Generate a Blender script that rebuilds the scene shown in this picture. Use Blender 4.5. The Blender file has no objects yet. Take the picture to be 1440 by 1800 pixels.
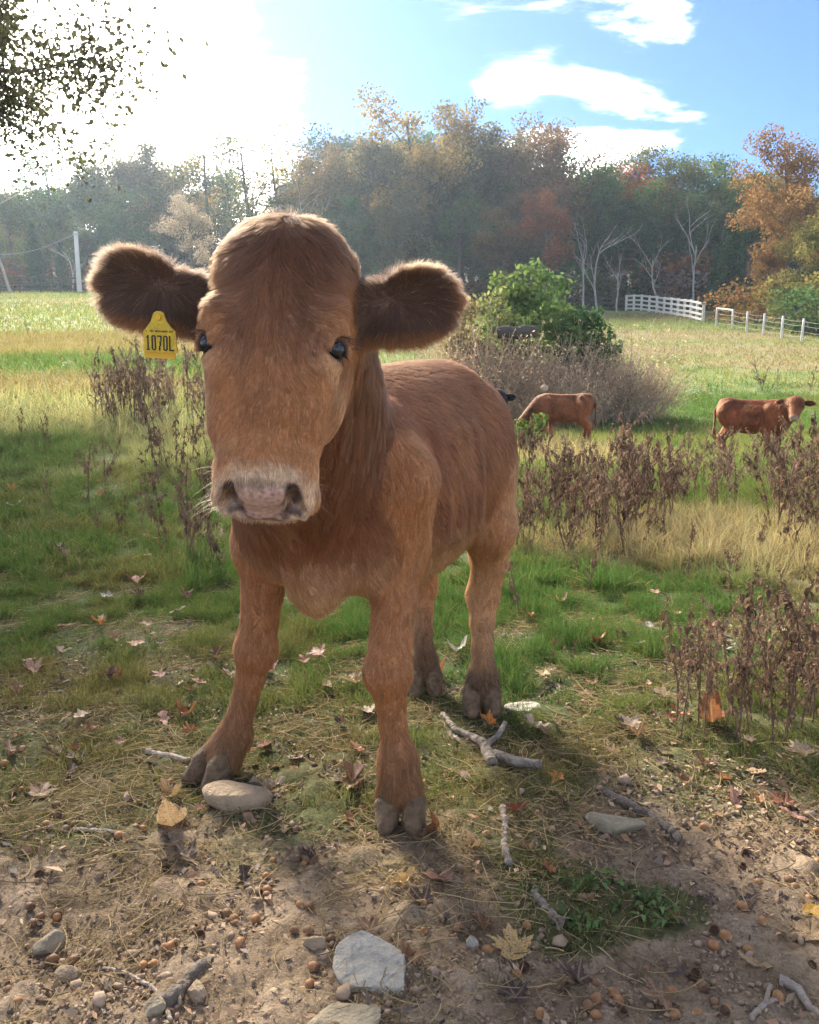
import bpy, bmesh, math, random
import numpy as np
from mathutils import Vector, Matrix, kdtree

# ------------------------------------------------------------------ camera, sky, sun, exposure
SC = bpy.context.scene
SUN_E, SUN_ANG, EXPO, SKY_S = 1.0, 13.0, 4.08, 0.05
COL = SC.collection
rng = np.random.default_rng(7)
random.seed(7)
CAM_H = 1.0
PITCH = math.radians(9.85)
cam_d = bpy.data.cameras.new('camera')
cam_d.sensor_fit = 'HORIZONTAL'
cam_d.sensor_width = 36.0
cam_d.lens = 36.0
cam_d.clip_start = 0.05
cam_d.clip_end = 2000.0
cam = bpy.data.objects.new('camera', cam_d)
COL.objects.link(cam)
cam.location = (0, 0, CAM_H)
cam.rotation_euler = (math.pi / 2 - PITCH, 0, 0)
SC.camera = cam

SUN_AZ = math.radians(-24)      # measured from +Y, negative = towards -X
SUN_EL = math.radians(33)
sun_dir = Vector((math.sin(SUN_AZ) * math.cos(SUN_EL), math.cos(SUN_AZ) * math.cos(SUN_EL), math.sin(SUN_EL)))
sun_d = bpy.data.lights.new('sun', 'SUN')
sun_d.energy = SUN_E
sun_d.angle = math.radians(SUN_ANG)
sun_d.color = (1.0, 0.90, 0.76)
sun = bpy.data.objects.new('sun', sun_d)
COL.objects.link(sun)
sun.rotation_euler = (-sun_dir).to_track_quat('-Z', 'Y').to_euler()
sun.location = (-20, 40, 40)

SC.render.engine = 'CYCLES'
SC.view_settings.view_transform = 'Standard'
SC.view_settings.look = 'None'
SC.view_settings.exposure = EXPO
SC.view_settings.gamma = 1.0
SC.view_settings.use_curve_mapping = False
SC.cycles.max_bounces = 8
SC.cycles.diffuse_bounces = 3
SC.cycles.glossy_bounces = 2
SC.cycles.transmission_bounces = 4
SC.cycles.transparent_max_bounces = 12
SC.cycles.volume_bounces = 0
SC.cycles.sample_clamp_indirect = 4.0
SC.cycles.use_denoising = True
SC.cycles_curves.shape = 'RIBBONS'
SC.cycles_curves.subdivisions = 2


def N(nt, typ, loc=None, **kw):
    n = nt.nodes.new(typ)
    for k, v in kw.items():
        if k.startswith('i_'):
            n.inputs[k[2:].replace('_', ' ')].default_value = v
        else:
            setattr(n, k, v)
    return n


def L(nt, a, ao, b, bi):
    nt.links.new(a.outputs[ao], b.inputs[bi])


def ramp(nt, stops, interp='LINEAR'):
    r = nt.nodes.new('ShaderNodeValToRGB')
    r.color_ramp.interpolation = interp
    el = r.color_ramp.elements
    while len(el) < len(stops):
        el.new(0.5)
    for e, (p, c) in zip(el, stops):
        e.position = p
        e.color = (*c, 1) if len(c) == 3 else c
    return r


def mixrgb(nt, f, a, b, blend='MIX'):
    """f, a, b: socket or value"""
    m = nt.nodes.new('ShaderNodeMix')
    m.data_type = 'RGBA'
    m.blend_type = blend
    for key, v in ((0, f), (6, a), (7, b)):
        if isinstance(v, bpy.types.NodeSocket):
            nt.links.new(v, m.inputs[key])
        elif key == 0:
            m.inputs[0].default_value = v
        else:
            m.inputs[key].default_value = (*v, 1)
    return m.outputs[2]


def math_n(nt, op, a, b=None, c=None, clamp=False):
    m = nt.nodes.new('ShaderNodeMath')
    m.operation = op
    m.use_clamp = clamp
    for i, v in enumerate((a, b, c)):
        if v is None:
            continue
        if isinstance(v, bpy.types.NodeSocket):
            nt.links.new(v, m.inputs[i])
        else:
            m.inputs[i].default_value = v
    return m.outputs[0]


# ---- world: Nishita sky plus cloud layer (a plane of cloud seen in perspective, thicker towards the sun)
world = bpy.data.worlds.new('World')
SC.world = world
world.use_nodes = True
wt = world.node_tree
wt.nodes.clear()
w_out = N(wt, 'ShaderNodeOutputWorld')
w_bg = N(wt, 'ShaderNodeBackground')
w_bg.inputs['Strength'].default_value = SKY_S
sky = N(wt, 'ShaderNodeTexSky', sky_type='NISHITA', sun_disc=False)
sky.sun_elevation = SUN_EL
sky.sun_rotation = SUN_AZ
sky.air_density = 0.75
sky.dust_density = 0.15
sky.ozone_density = 2.0
tc = N(wt, 'ShaderNodeTexCoord')
SKY_SOCK = (wt, tc, sky, w_bg, w_out)
# ------------------------------------------------------------------ quantities
HEAD_YAW = 0.0
CH, CHF = .009, .0040                  # sculpting grid: body, head
NHAIR, NEAR, HAIR_W = 270000, 26000, .92
NGRASS, NSTRAW, NCRUMB = 270000, 60000, 120000
HAZE_D, HAZE_G = .00045, .65
CLOUD_OFF, CLOUD_SUN, CLOUD_T0, CLOUD_T1, CLOUD_B, SKY_TINT = (3.1, 1.7, 0), .08, .53, 1.02, 23.0, (.125, .180, .255)
OAK_LIST = [(-10.1, 13.2, 12.0, 5.3, 270000, 'dark leafy oak whose limbs hang into the sky at the picture corner', 5, 3.5)]


def sky_dir(px_, py_):
    c, s = math.cos(PITCH), math.sin(PITCH)
    dx, du = (px_ - 720) / 1440.0, (900 - py_) / 1440.0
    return Vector((dx, c + s * du, -s + c * du)).normalized()


CLOUDS = [(sky_dir(*q), k, a) for q, k, a in (
    ((120, 60), 26, .34), ((250, 230), 90, .30), ((20, 300), 40, .30), ((440, 285), 260, .20), ((590, 258), 700, .16), ((310, 60), 110, .16),
    ((590, 90), 60, -.44), ((640, 150), 160, -.12), ((560, 10), 90, -.14),
    ((775, 15), 500, .34), ((625, 140), 2600, .26), ((690, 192), 1400, .24),
    ((860, 160), 1200, .26), ((940, 115), 1200, .28), ((1040, 70), 1000, .27), ((1150, 38), 1000, .26), ((1220, 25), 1200, .16),
    ((1000, 235), 700, .38), ((1120, 222), 600, .32), ((1230, 240), 900, .20), ((870, 220), 500, .22), ((1110, 150), 900, .16),
    ((1400, 130), 60, -.20), ((1330, 60), 150, -.12))]

sep = N(wt, 'ShaderNodeSeparateXYZ')
L(wt, tc, 'Generated', sep, 0)
zc = math_n(wt, 'MAXIMUM', sep.outputs[2], 0.03)
zc = math_n(wt, 'ADD', zc, 0.28)
cx_ = math_n(wt, 'DIVIDE', sep.outputs[0], zc)
cy_ = math_n(wt, 'DIVIDE', sep.outputs[1], zc)
comb = N(wt, 'ShaderNodeCombineXYZ')
wt.links.new(cx_, comb.inputs[0])
wt.links.new(cy_, comb.inputs[1])
mp = N(wt, 'ShaderNodeMapping')
mp.inputs['Location'].default_value = CLOUD_OFF
mp.inputs['Rotation'].default_value = (0, 0, math.radians(35))
mp.inputs['Scale'].default_value = (1.3, 2.3, 1)
L(wt, comb, 0, mp, 0)
nz = N(wt, 'ShaderNodeTexNoise')
nz.inputs['Scale'].default_value = 1.25
nz.inputs['Detail'].default_value = 9
nz.inputs['Roughness'].default_value = 0.62
nz.inputs['Distortion'].default_value = 0.35
L(wt, mp, 0, nz, 0)
# closeness to the sun: cloud is thicker and brighter there
dotn = N(wt, 'ShaderNodeVectorMath', operation='DOT_PRODUCT')
L(wt, tc, 'Generated', dotn, 0)
dotn.inputs[1].default_value = sun_dir
sd = math_n(wt, 'MAXIMUM', dotn.outputs['Value'], 0.0)
near = math_n(wt, 'POWER', sd, 16.0)
glow = math_n(wt, 'POWER', sd, 28.0)
dens = math_n(wt, 'MULTIPLY_ADD', nz.outputs[0], 2.3, -.65)
dens = math_n(wt, 'MULTIPLY_ADD', near, CLOUD_SUN, dens)
# individual cloud banks and clear gaps: (direction, tightness, amount)
for dv_, k_, a_ in CLOUDS:
    q_ = N(wt, 'ShaderNodeVectorMath', operation='DOT_PRODUCT')
    L(wt, tc, 'Generated', q_, 0)
    q_.inputs[1].default_value = dv_
    e_ = math_n(wt, 'POWER', math_n(wt, 'MAXIMUM', q_.outputs['Value'], 0.0), k_)
    dens = math_n(wt, 'MULTIPLY_ADD', e_, a_, dens)
cr = ramp(wt, [(CLOUD_T0, (0, 0, 0)), (CLOUD_T1, (1, 1, 1))], 'EASE')
wt.links.new(dens, cr.inputs[0])
cb = math_n(wt, 'MULTIPLY_ADD', near, 1.0, CLOUD_B)
cb = math_n(wt, 'MULTIPLY_ADD', glow, 5.0, cb)
cmul = N(wt, 'ShaderNodeVectorMath', operation='SCALE')
cmul.inputs[0].default_value = (1.0, 0.94, 0.84)
wt.links.new(cb, cmul.inputs['Scale'])
skym = mixrgb(wt, 1.0, sky.outputs[0], SKY_TINT, 'MULTIPLY')
mx = mixrgb(wt, math_n(wt, 'POWER', cr.outputs[0], 1.6), skym, (1, 1, 1))
wt.links.new(cmul.outputs[0], mx.node.inputs[7])
wt.links.new(mx, w_bg.inputs['Color'])
L(wt, w_bg, 0, w_out, 0)
# ------------------------------------------------------------------ helpers
def px(px_, py_, Y):
    """World point on the photograph's sight line through pixel (px_, py_) (1440 x 1800) at forward distance Y."""
    c, s = math.cos(PITCH), math.sin(PITCH)
    dx, du = (px_ - 720) / 1440.0, (900 - py_) / 1440.0
    d = np.array([dx, c + s * du, -s + c * du])
    return np.array([0, 0, CAM_H]) + d * (Y / d[1])


def empty(name, loc=(0, 0, 0), rz=0.0):
    o = bpy.data.objects.new(name, None)
    o.empty_display_size = 0.1
    COL.objects.link(o)
    o.location = loc
    o.rotation_euler = (0, 0, rz)
    return o


def tag(o, label=None, cat=None, group=None, kind=None):
    if label:
        o['label'] = label
    if cat:
        o['category'] = cat
    if group:
        o['group'] = group
    if kind:
        o['kind'] = kind
    return o


def mesh_np(name, V, F, mats=(), smooth=True, mi=None):
    """V (n,3), F: array (m,3|4) or list of arrays; returns a mesh datablock."""
    Fs = F if isinstance(F, list) else [F]
    Fs = [np.asarray(f, dtype=np.int32) for f in Fs if len(f)]
    me = bpy.data.meshes.new(name)
    V = np.asarray(V, dtype=np.float32)
    me.vertices.add(len(V))
    me.vertices.foreach_set('co', V.ravel())
    loops = np.concatenate([f.ravel() for f in Fs])
    totals = np.concatenate([np.full(len(f), f.shape[1], dtype=np.int32) for f in Fs])
    starts = np.concatenate([[0], np.cumsum(totals)[:-1]]).astype(np.int32)
    me.loops.add(len(loops))
    me.loops.foreach_set('vertex_index', loops)
    me.polygons.add(len(totals))
    me.polygons.foreach_set('loop_start', starts)
    me.polygons.foreach_set('loop_total', totals)
    if smooth:
        me.polygons.foreach_set('use_smooth', np.ones(len(totals), dtype=bool))
    if mi is not None:
        me.polygons.foreach_set('material_index', np.asarray(mi, dtype=np.int32))
    for m in mats:
        me.materials.append(m)
    me.update()
    me.validate()
    return me


def obj(name, data, parent=None, loc=None):
    o = bpy.data.objects.new(name, data)
    COL.objects.link(o)
    if parent is not None:
        o.parent = parent
    if loc is not None:
        o.location = loc
    return o


def vcol(me, C, name='col'):
    a = me.attributes.new(name, 'FLOAT_COLOR', 'POINT')
    C4 = np.ones((len(C), 4), dtype=np.float32)
    C4[:, :3] = C
    a.data.foreach_set('color', C4.ravel())


def curves_obj(name, P, R, C, mat, parent=None):
    """P (n,k,3) points, R (n,k) radius, C (n,3) colour -> one hair-curves object"""
    n, k = P.shape[:2]
    cu = bpy.data.hair_curves.new(name)
    cu.add_curves([k] * n)
    cu.position_data.foreach_set('vector', P.astype(np.float32).ravel())
    a = cu.attributes.get('radius') or cu.attributes.new('radius', 'FLOAT', 'POINT')
    a.data.foreach_set('value', R.astype(np.float32).ravel())
    C4 = np.ones((n, 4), dtype=np.float32)
    C4[:, :3] = C
    c = cu.attributes.new('col', 'FLOAT_COLOR', 'CURVE')
    c.data.foreach_set('color', C4.ravel())
    cu.materials.append(mat)
    return obj(name, cu, parent)


def new_mat(name):
    m = bpy.data.materials.new(name)
    m.use_nodes = True
    nt = m.node_tree
    nt.nodes.clear()
    out = nt.nodes.new('ShaderNodeOutputMaterial')
    return m, nt, out


def simple_mat(name, col, rough=0.8, noise=None, spec=0.3, bump=0.0, bscale=40.0):
    """principled colour broken up by noise between two colours"""
    m, nt, out = new_mat(name)
    b = nt.nodes.new('ShaderNodeBsdfPrincipled')
    b.inputs['Roughness'].default_value = rough
    b.inputs['Specular IOR Level'].default_value = spec
    t = N(nt, 'ShaderNodeTexCoord')
    if noise:
        sc_, col2 = noise
        n = N(nt, 'ShaderNodeTexNoise')
        n.inputs['Scale'].default_value = sc_
        n.inputs['Detail'].default_value = 6
        n.inputs['Roughness'].default_value = 0.65
        L(nt, t, 'Object', n, 0)
        r = ramp(nt, [(0.32, (0, 0, 0)), (0.68, (1, 1, 1))])
        L(nt, n, 0, r, 0)
        nt.links.new(mixrgb(nt, r.outputs[0], col, col2), b.inputs['Base Color'])
    else:
        b.inputs['Base Color'].default_value = (*col, 1)
    if bump:
        n2 = N(nt, 'ShaderNodeTexNoise')
        n2.inputs['Scale'].default_value = bscale
        n2.inputs['Detail'].default_value = 5
        L(nt, t, 'Object', n2, 0)
        bp = N(nt, 'ShaderNodeBump')
        bp.inputs['Strength'].default_value = bump
        bp.inputs['Distance'].default_value = 0.02
        L(nt, n2, 0, bp, 'Height')
        L(nt, bp, 0, b, 'Normal')
    L(nt, b, 0, out, 0)
    return m


def _h(ix, iy, iz, seed):
    n = (ix * 374761393 + iy * 668265263 + iz * 1274126177 + seed * 974711) & 0xFFFFFFFF
    n = ((n ^ (n >> 13)) * 1274126177) & 0xFFFFFFFF
    return ((n ^ (n >> 16)) & 0xFFFFFF) / float(0xFFFFFF)


def vnoise(P, scale, seed=0):
    """value noise in -1..1 for points (n,3) or (n,2)"""
    P = np.asarray(P, dtype=np.float64) * scale
    if P.shape[1] == 2:
        P = np.column_stack([P, np.zeros(len(P))])
    I = np.floor(P).astype(np.int64)
    f = P - I
    f = f * f * (3 - 2 * f)
    r = 0
    for dx in (0, 1):
        for dy in (0, 1):
            for dz in (0, 1):
                w = (f[:, 0] if dx else 1 - f[:, 0]) * (f[:, 1] if dy else 1 - f[:, 1]) * (f[:, 2] if dz else 1 - f[:, 2])
                r = r + w * _h(I[:, 0] + dx, I[:, 1] + dy, I[:, 2] + dz, seed)
    return r * 2 - 1


def fbm(P, scale, octaves=4, seed=0, gain=0.5):
    r, a, t = 0, 1.0, 0
    for k in range(octaves):
        r = r + a * vnoise(P, scale * 2.03 ** k, seed + 17 * k)
        t += a
        a *= gain
    return r / t


def unit(v):
    v = np.asarray(v, dtype=float)
    return v / np.maximum(np.linalg.norm(v, axis=-1, keepdims=True), 1e-9)


def sstep(e0, e1, x):
    t = np.clip((x - e0) / (e1 - e0), 0, 1)
    return t * t * (3 - 2 * t)


# ------------------------------------------------------------------ sculpting: smooth-blended distance fields -> surface nets
def smin(a, b, k):
    h = np.clip(0.5 + 0.5 * (b - a) / k, 0, 1)
    return b + (a - b) * h - k * h * (1 - h)


class Cone:
    def __init__(s, a, b, ra, rb):
        s.a, s.b, s.ra, s.rb = np.asarray(a, float), np.asarray(b, float), ra, rb
        r = max(ra, rb)
        s.lo, s.hi = np.minimum(s.a, s.b) - r, np.maximum(s.a, s.b) + r

    def d(s, X, Y, Z):
        ab = s.b - s.a
        t = np.clip(((X - s.a[0]) * ab[0] + (Y - s.a[1]) * ab[1] + (Z - s.a[2]) * ab[2]) / max(ab @ ab, 1e-9), 0, 1)
        q = (X - s.a[0] - t * ab[0]) ** 2 + (Y - s.a[1] - t * ab[1]) ** 2 + (Z - s.a[2] - t * ab[2]) ** 2
        return np.sqrt(q) - (s.ra + (s.rb - s.ra) * t)


class Ell:
    def __init__(s, c, r, R=None):
        s.c, s.r = np.asarray(c, float), np.asarray(r, float)
        s.R = np.eye(3) if R is None else np.asarray(R, float)   # rows = local axes
        m = max(r)
        ext = np.sqrt(((s.R * s.r[:, None]) ** 2).sum(0))
        s.lo, s.hi = s.c - ext, s.c + ext

    def d(s, X, Y, Z):
        x, y, z = X - s.c[0], Y - s.c[1], Z - s.c[2]
        k0 = k1 = 0
        for i in range(3):
            q = x * s.R[i, 0] + y * s.R[i, 1] + z * s.R[i, 2]
            k0 = k0 + (q / s.r[i]) ** 2
            k1 = k1 + (q / s.r[i] ** 2) ** 2
        k0, k1 = np.sqrt(k0), np.sqrt(k1)
        return k0 * (k0 - 1) / np.maximum(k1, 1e-6)


class Loft:
    """super-elliptic tube: stations (a, half width, front, back) along axis a of a frame with rows (l, a, n)"""
    def __init__(s, o, R, st, e=2.3):
        s.o, s.R, s.e = np.asarray(o, float), np.asarray(R, float), e
        st = np.asarray(st, float)
        t = np.linspace(st[0, 0], st[-1, 0], 200)
        tab = [np.interp(t, st[:, 0], st[:, i]) for i in (1, 2, 3)]
        ker = np.hanning(17)
        ker /= ker.sum()
        s.t = t
        s.tab = [np.convolve(np.pad(q, 8, mode='edge'), ker, 'valid') for q in tab]
        m = np.array([[x, y, z] for x in (-st[:, 1].max(), st[:, 1].max()) for y in (st[0, 0], st[-1, 0]) for z in (st[:, 3].min(), st[:, 2].max())])
        W = s.o + m @ s.R
        s.lo, s.hi = W.min(0), W.max(0)

    def d(s, X, Y, Z):
        x, y, z = X - s.o[0], Y - s.o[1], Z - s.o[2]
        l, a, n = [x * s.R[i, 0] + y * s.R[i, 1] + z * s.R[i, 2] for i in range(3)]
        w, f, b = [np.interp(a, s.t, q) for q in s.tab]
        c, dd = (f + b) / 2, np.maximum((f - b) / 2, 0.004)
        w = np.maximum(w, 0.004)
        q = ((np.abs(l) / w) ** s.e + (np.abs(n - c) / dd) ** s.e) ** (1 / s.e)
        r = (q - 1) * np.minimum(w, dd)
        return np.maximum(r, np.maximum(a - s.t[-1], s.t[0] - a))


class EarP:
    """cupped leaf: frame rows (u along, v up, n facing), half height from stations"""
    def __init__(s, o, R, st, thick, cup):
        s.o, s.R, s.st, s.th, s.cup = np.asarray(o, float), np.asarray(R, float), np.asarray(st, float), thick, cup
        m = np.array([[x, y, z] for x in (0, s.st[-1, 0]) for y in (-.07, .07) for z in (-.05, .05)])
        W = s.o + m @ s.R
        s.lo, s.hi = W.min(0), W.max(0)

    def d(s, X, Y, Z):
        x, y, z = X - s.o[0], Y - s.o[1], Z - s.o[2]
        u, v, n = [x * s.R[i, 0] + y * s.R[i, 1] + z * s.R[i, 2] for i in range(3)]
        h = np.maximum(np.interp(u, s.st[:, 0], s.st[:, 1]), 0.003)
        v = v - np.interp(u, s.st[:, 0], s.st[:, 2])
        n = n - s.cup * v * v
        q = np.sqrt((v / h) ** 2 + (n / s.th) ** 2)
        return np.maximum((q - 1) * np.minimum(h, s.th), np.maximum(u - s.st[-1, 0], -u))


class Field:
    def __init__(s, xs, ys, zs):
        s.ax = [np.asarray(xs), np.asarray(ys), np.asarray(zs)]
        s.f = np.full([len(a) for a in s.ax], 0.5, dtype=np.float32)

    def win(s, p, m):
        sl = []
        for i in range(3):
            a = s.ax[i]
            sl.append(slice(max(np.searchsorted(a, p.lo[i] - m) - 1, 0), min(np.searchsorted(a, p.hi[i] + m) + 1, len(a))))
        X, Y, Z = s.ax[0][sl[0]][:, None, None], s.ax[1][sl[1]][None, :, None], s.ax[2][sl[2]][None, None, :]
        return tuple(sl), X, Y, Z

    def add(s, p, k=0.02):
        sl, X, Y, Z = s.win(p, k + 0.02)
        s.f[sl] = smin(s.f[sl], p.d(X, Y, Z), k)

    def sub(s, p, k=0.01):
        sl, X, Y, Z = s.win(p, k + 0.01)
        s.f[sl] = -smin(-s.f[sl], p.d(X, Y, Z), k)

    def mesh(s):
        f = s.f
        neg = f < 0
        nx, ny, nz = f.shape
        c = [neg[i:nx - 1 + i, j:ny - 1 + j, k:nz - 1 + k] for i in (0, 1) for j in (0, 1) for k in (0, 1)]
        cnt = sum(q.astype(np.int8) for q in c)
        act = (cnt > 0) & (cnt < 8)
        I = np.argwhere(act)
        idx = np.full(act.shape, -1, dtype=np.int32)
        idx[act] = np.arange(len(I))
        pos = np.zeros((len(I), 3))
        num = np.zeros(len(I))
        off = [(i, j, k) for i in (0, 1) for j in (0, 1) for k in (0, 1)]
        for a in range(8):
            for ax in range(3):
                if off[a][ax] == 1:
                    continue
                b = list(off[a])
                b[ax] = 1
                A = I + np.array(off[a])
                B = I + np.array(b)
                fa, fb = f[A[:, 0], A[:, 1], A[:, 2]], f[B[:, 0], B[:, 1], B[:, 2]]
                m = (fa < 0) != (fb < 0)
                t = np.where(m, fa / np.where(m, fa - fb, 1), 0)
                pa = np.column_stack([s.ax[q][A[:, q]] for q in range(3)])
                pb = np.column_stack([s.ax[q][B[:, q]] for q in range(3)])
                pos += np.where(m[:, None], pa + (pb - pa) * t[:, None], 0)
                num += m
        V = pos / num[:, None]
        Q = []
        for ax in range(3):
            sl0, sl1 = [slice(1, -1)] * 3, [slice(1, -1)] * 3
            sl0[ax], sl1[ax] = slice(0, -1), slice(1, None)
            a, b = neg[tuple(sl0)], neg[tuple(sl1)]
            E = np.argwhere(a != b)
            fl = a[E[:, 0], E[:, 1], E[:, 2]]
            o = np.ones(3, dtype=int)
            o[ax] = 0
            E = E + o
            u, v = [(1, 2), (2, 0), (0, 1)][ax]
            quad = []
            for du, dv in ((-1, -1), (0, -1), (0, 0), (-1, 0)):
                G = E.copy()
                G[:, u] += du
                G[:, v] += dv
                quad.append(idx[G[:, 0], G[:, 1], G[:, 2]])
            q = np.column_stack(quad)
            q[~fl] = q[~fl][:, ::-1]
            Q.append(q)
        Q = np.concatenate(Q)
        return V, Q[(Q >= 0).all(1)]


def smooth_mesh(V, Q, it=2, lam=0.5):
    e = np.concatenate([Q[:, [0, 1]], Q[:, [1, 2]], Q[:, [2, 3]], Q[:, [3, 0]]])
    for _ in range(it):
        S = np.zeros_like(V)
        n = np.zeros(len(V))
        for q in range(3):
            S[:, q] += np.bincount(e[:, 0], V[e[:, 1], q], len(V)) + np.bincount(e[:, 1], V[e[:, 0], q], len(V))
        n = np.bincount(e[:, 0], minlength=len(V)) + np.bincount(e[:, 1], minlength=len(V))
        V = V + lam * (S / np.maximum(n, 1)[:, None] - V)
    return V


def vert_normals(V, Q):
    fn = np.cross(V[Q[:, 2]] - V[Q[:, 0]], V[Q[:, 3]] - V[Q[:, 1]])
    n = np.zeros_like(V)
    for i in range(4):
        for q in range(3):
            n[:, q] += np.bincount(Q[:, i], fn[:, q], len(V))
    return unit(n)


def scatter_roots(V, Q, Nv, n, dens, r):
    """n random surface points weighted by area * dens(face centre); returns P, normal"""
    T = np.concatenate([Q[:, [0, 1, 2]], Q[:, [0, 2, 3]]])
    A = 0.5 * np.linalg.norm(np.cross(V[T[:, 1]] - V[T[:, 0]], V[T[:, 2]] - V[T[:, 0]]), axis=1)
    w = A * dens(V[T].mean(1))
    f = r.choice(len(T), n, p=w / w.sum())
    a, b = r.random(n), r.random(n)
    m = a + b > 1
    a[m], b[m] = 1 - a[m], 1 - b[m]
    t = T[f]
    P = V[t[:, 0]] + (V[t[:, 1]] - V[t[:, 0]]) * a[:, None] + (V[t[:, 2]] - V[t[:, 0]]) * b[:, None]
    NN = unit(Nv[t[:, 0]] * (1 - a - b)[:, None] + Nv[t[:, 1]] * a[:, None] + Nv[t[:, 2]] * b[:, None])
    return P, NN


def hairs(P, NN, flow, length, lift, k=5, wave=0.15, wscale=60.0, clump=0.35, nclump=0, gravity=0.0, r=rng, seed=3):
    """hair strands from roots; flow is a direction field, lift the angle off the skin"""
    n = len(P)
    t = flow - (flow * NN).sum(1)[:, None] * NN
    t = unit(t)
    side = np.cross(NN, t)
    ang = wave * (vnoise(P, wscale, seed) + 0.6 * vnoise(P, wscale * 2.3, seed + 5)) * 2.0 + r.normal(0, 0.12, n)
    t2 = t * np.cos(ang)[:, None] + side * np.sin(ang)[:, None]
    li = np.clip(lift * (1 + 0.25 * r.normal(0, 1, n)), 0.02, 1.4)
    d0 = t2 * np.cos(li)[:, None] + NN * np.sin(li)[:, None]
    s = np.linspace(0, 1, k)[None, :, None]
    ln = (length * r.uniform(0.65, 1.15, n))[:, None, None]
    curl = (side * (vnoise(P, wscale * 1.7, seed + 9) * wave)[:, None])[:, None, :]
    pts = P[:, None, :] + ln * (d0[:, None, :] * s + (t2[:, None, :] * 0.25 - NN[:, None, :] * 0.22 * np.sin(li)[:, None, None] + curl) * s * s)
    if gravity:
        pts[:, :, 2] -= (ln * gravity * s * s)[:, :, 0]
    if nclump:
        g = r.choice(n, nclump, replace=False)
        kd = kdtree.KDTree(nclump)
        for i, q in enumerate(g):
            kd.insert(P[q], i)
        kd.balance()
        near_ = np.array([g[kd.find(p)[1]] for p in P])
        off = P - P[near_]
        far = np.linalg.norm(off, axis=1) > 0.03
        w = (clump * s ** 1.5) * np.where(far, 0, 1)[:, None, None]
        pts = pts + w * (pts[near_] - pts)
    return pts
# ------------------------------------------------------------------ the calf in front
def hair_mat(name, rough=0.45, rand=0.12):
    m, nt, out = new_mat(name)
    at = N(nt, 'ShaderNodeAttribute', attribute_name='col')
    hi = N(nt, 'ShaderNodeHairInfo')
    hsv = N(nt, 'ShaderNodeHueSaturation')
    L(nt, at, 'Color', hsv, 'Color')
    nt.links.new(math_n(nt, 'MULTIPLY_ADD', hi.outputs['Random'], 0.8, 0.6), hsv.inputs['Value'])
    h = N(nt, 'ShaderNodeBsdfHairPrincipled')
    h.parametrization = 'COLOR'
    L(nt, hsv, 0, h, 'Color')
    h.inputs['Roughness'].default_value = rough
    h.inputs['Radial Roughness'].default_value = 0.6
    h.inputs['IOR'].default_value = 1.38
    d = N(nt, 'ShaderNodeBsdfDiffuse')
    L(nt, hsv, 0, d, 0)
    mx = N(nt, 'ShaderNodeMixShader')
    mx.inputs[0].default_value = 0.62
    L(nt, h, 0, mx, 1)
    L(nt, d, 0, mx, 2)
    t = N(nt, 'ShaderNodeBsdfTranslucent')
    L(nt, hsv, 0, t, 0)
    mx2 = N(nt, 'ShaderNodeMixShader')
    mx2.inputs[0].default_value = 0.16
    L(nt, mx, 0, mx2, 1)
    L(nt, t, 0, mx2, 2)
    L(nt, mx2, 0, out, 0)
    return m


M_HAIR = hair_mat('calf_hair')
m_, nt, out = new_mat('calf_hide')
b = N(nt, 'ShaderNodeBsdfPrincipled')
at = N(nt, 'ShaderNodeAttribute', attribute_name='col')
rg = N(nt, 'ShaderNodeAttribute', attribute_name='rough')
tcn = N(nt, 'ShaderNodeTexCoord')
n1 = N(nt, 'ShaderNodeTexNoise')
n1.inputs['Scale'].default_value = 170
n1.inputs['Detail'].default_value = 4
L(nt, tcn, 'Object', n1, 0)
r1 = ramp(nt, [(0.3, (0.6, 0.6, 0.6)), (0.7, (1.25, 1.25, 1.25))])
L(nt, n1, 0, r1, 0)
nt.links.new(mixrgb(nt, 1.0, at.outputs['Color'], r1.outputs[0], 'MULTIPLY'), b.inputs['Base Color'])
L(nt, rg, 'Fac', b, 'Roughness')
bp = N(nt, 'ShaderNodeBump')
bp.inputs['Strength'].default_value = 0.35
bp.inputs['Distance'].default_value = 0.004
L(nt, n1, 0, bp, 'Height')
L(nt, bp, 0, b, 'Normal')
L(nt, b, 0, out, 0)
M_HIDE = m_
M_EYE = simple_mat('calf_eye', (0.006, 0.006, 0.009), rough=0.14, spec=0.5)
M_HOOF = simple_mat('hoof_horn', (0.070, 0.046, 0.027), rough=0.9, noise=(40, (0.20, 0.135, 0.078)), bump=0.5, bscale=80)

# head frame: l = across (screen right), a = towards the muzzle, n = out of the forehead
roll = math.radians(2.8)
th = math.radians(60)
ha = np.array([0, -math.cos(th), -math.sin(th)])
hn = np.array([0, -math.sin(th), math.cos(th)])
hl = np.array([1.0, 0, 0])
cr_, sr_ = math.cos(roll), math.sin(roll)
ROLL = np.array([[cr_, 0, sr_], [0, 1, 0], [-sr_, 0, cr_]])     # clockwise as seen from the camera
YAW = math.radians(HEAD_YAW)
YM = np.array([[math.cos(YAW), -math.sin(YAW), 0], [math.sin(YAW), math.cos(YAW), 0], [0, 0, 1]])
HR = np.array([YM @ ROLL @ v for v in (hl, ha, hn)])              # rows l, a, n
HO = px(485, 603, 1.20)                                       # mid point between the eyes


def hd(l, a, n):
    return HO + np.array([l, a, n]) @ HR


bodyO = np.array([-0.056, 2.09, 0.0])
BA = math.radians(29)
BD = np.array([-math.sin(BA), -math.cos(BA), 0])               # towards the head
BT = np.array([math.cos(BA), -math.sin(BA), 0])                # towards screen right
BR = np.array([BT, BD, [0, 0, 1.0]])


def bd(t, s, z):
    return bodyO + BT * t + BD * s + np.array([0, 0, z])


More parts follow.
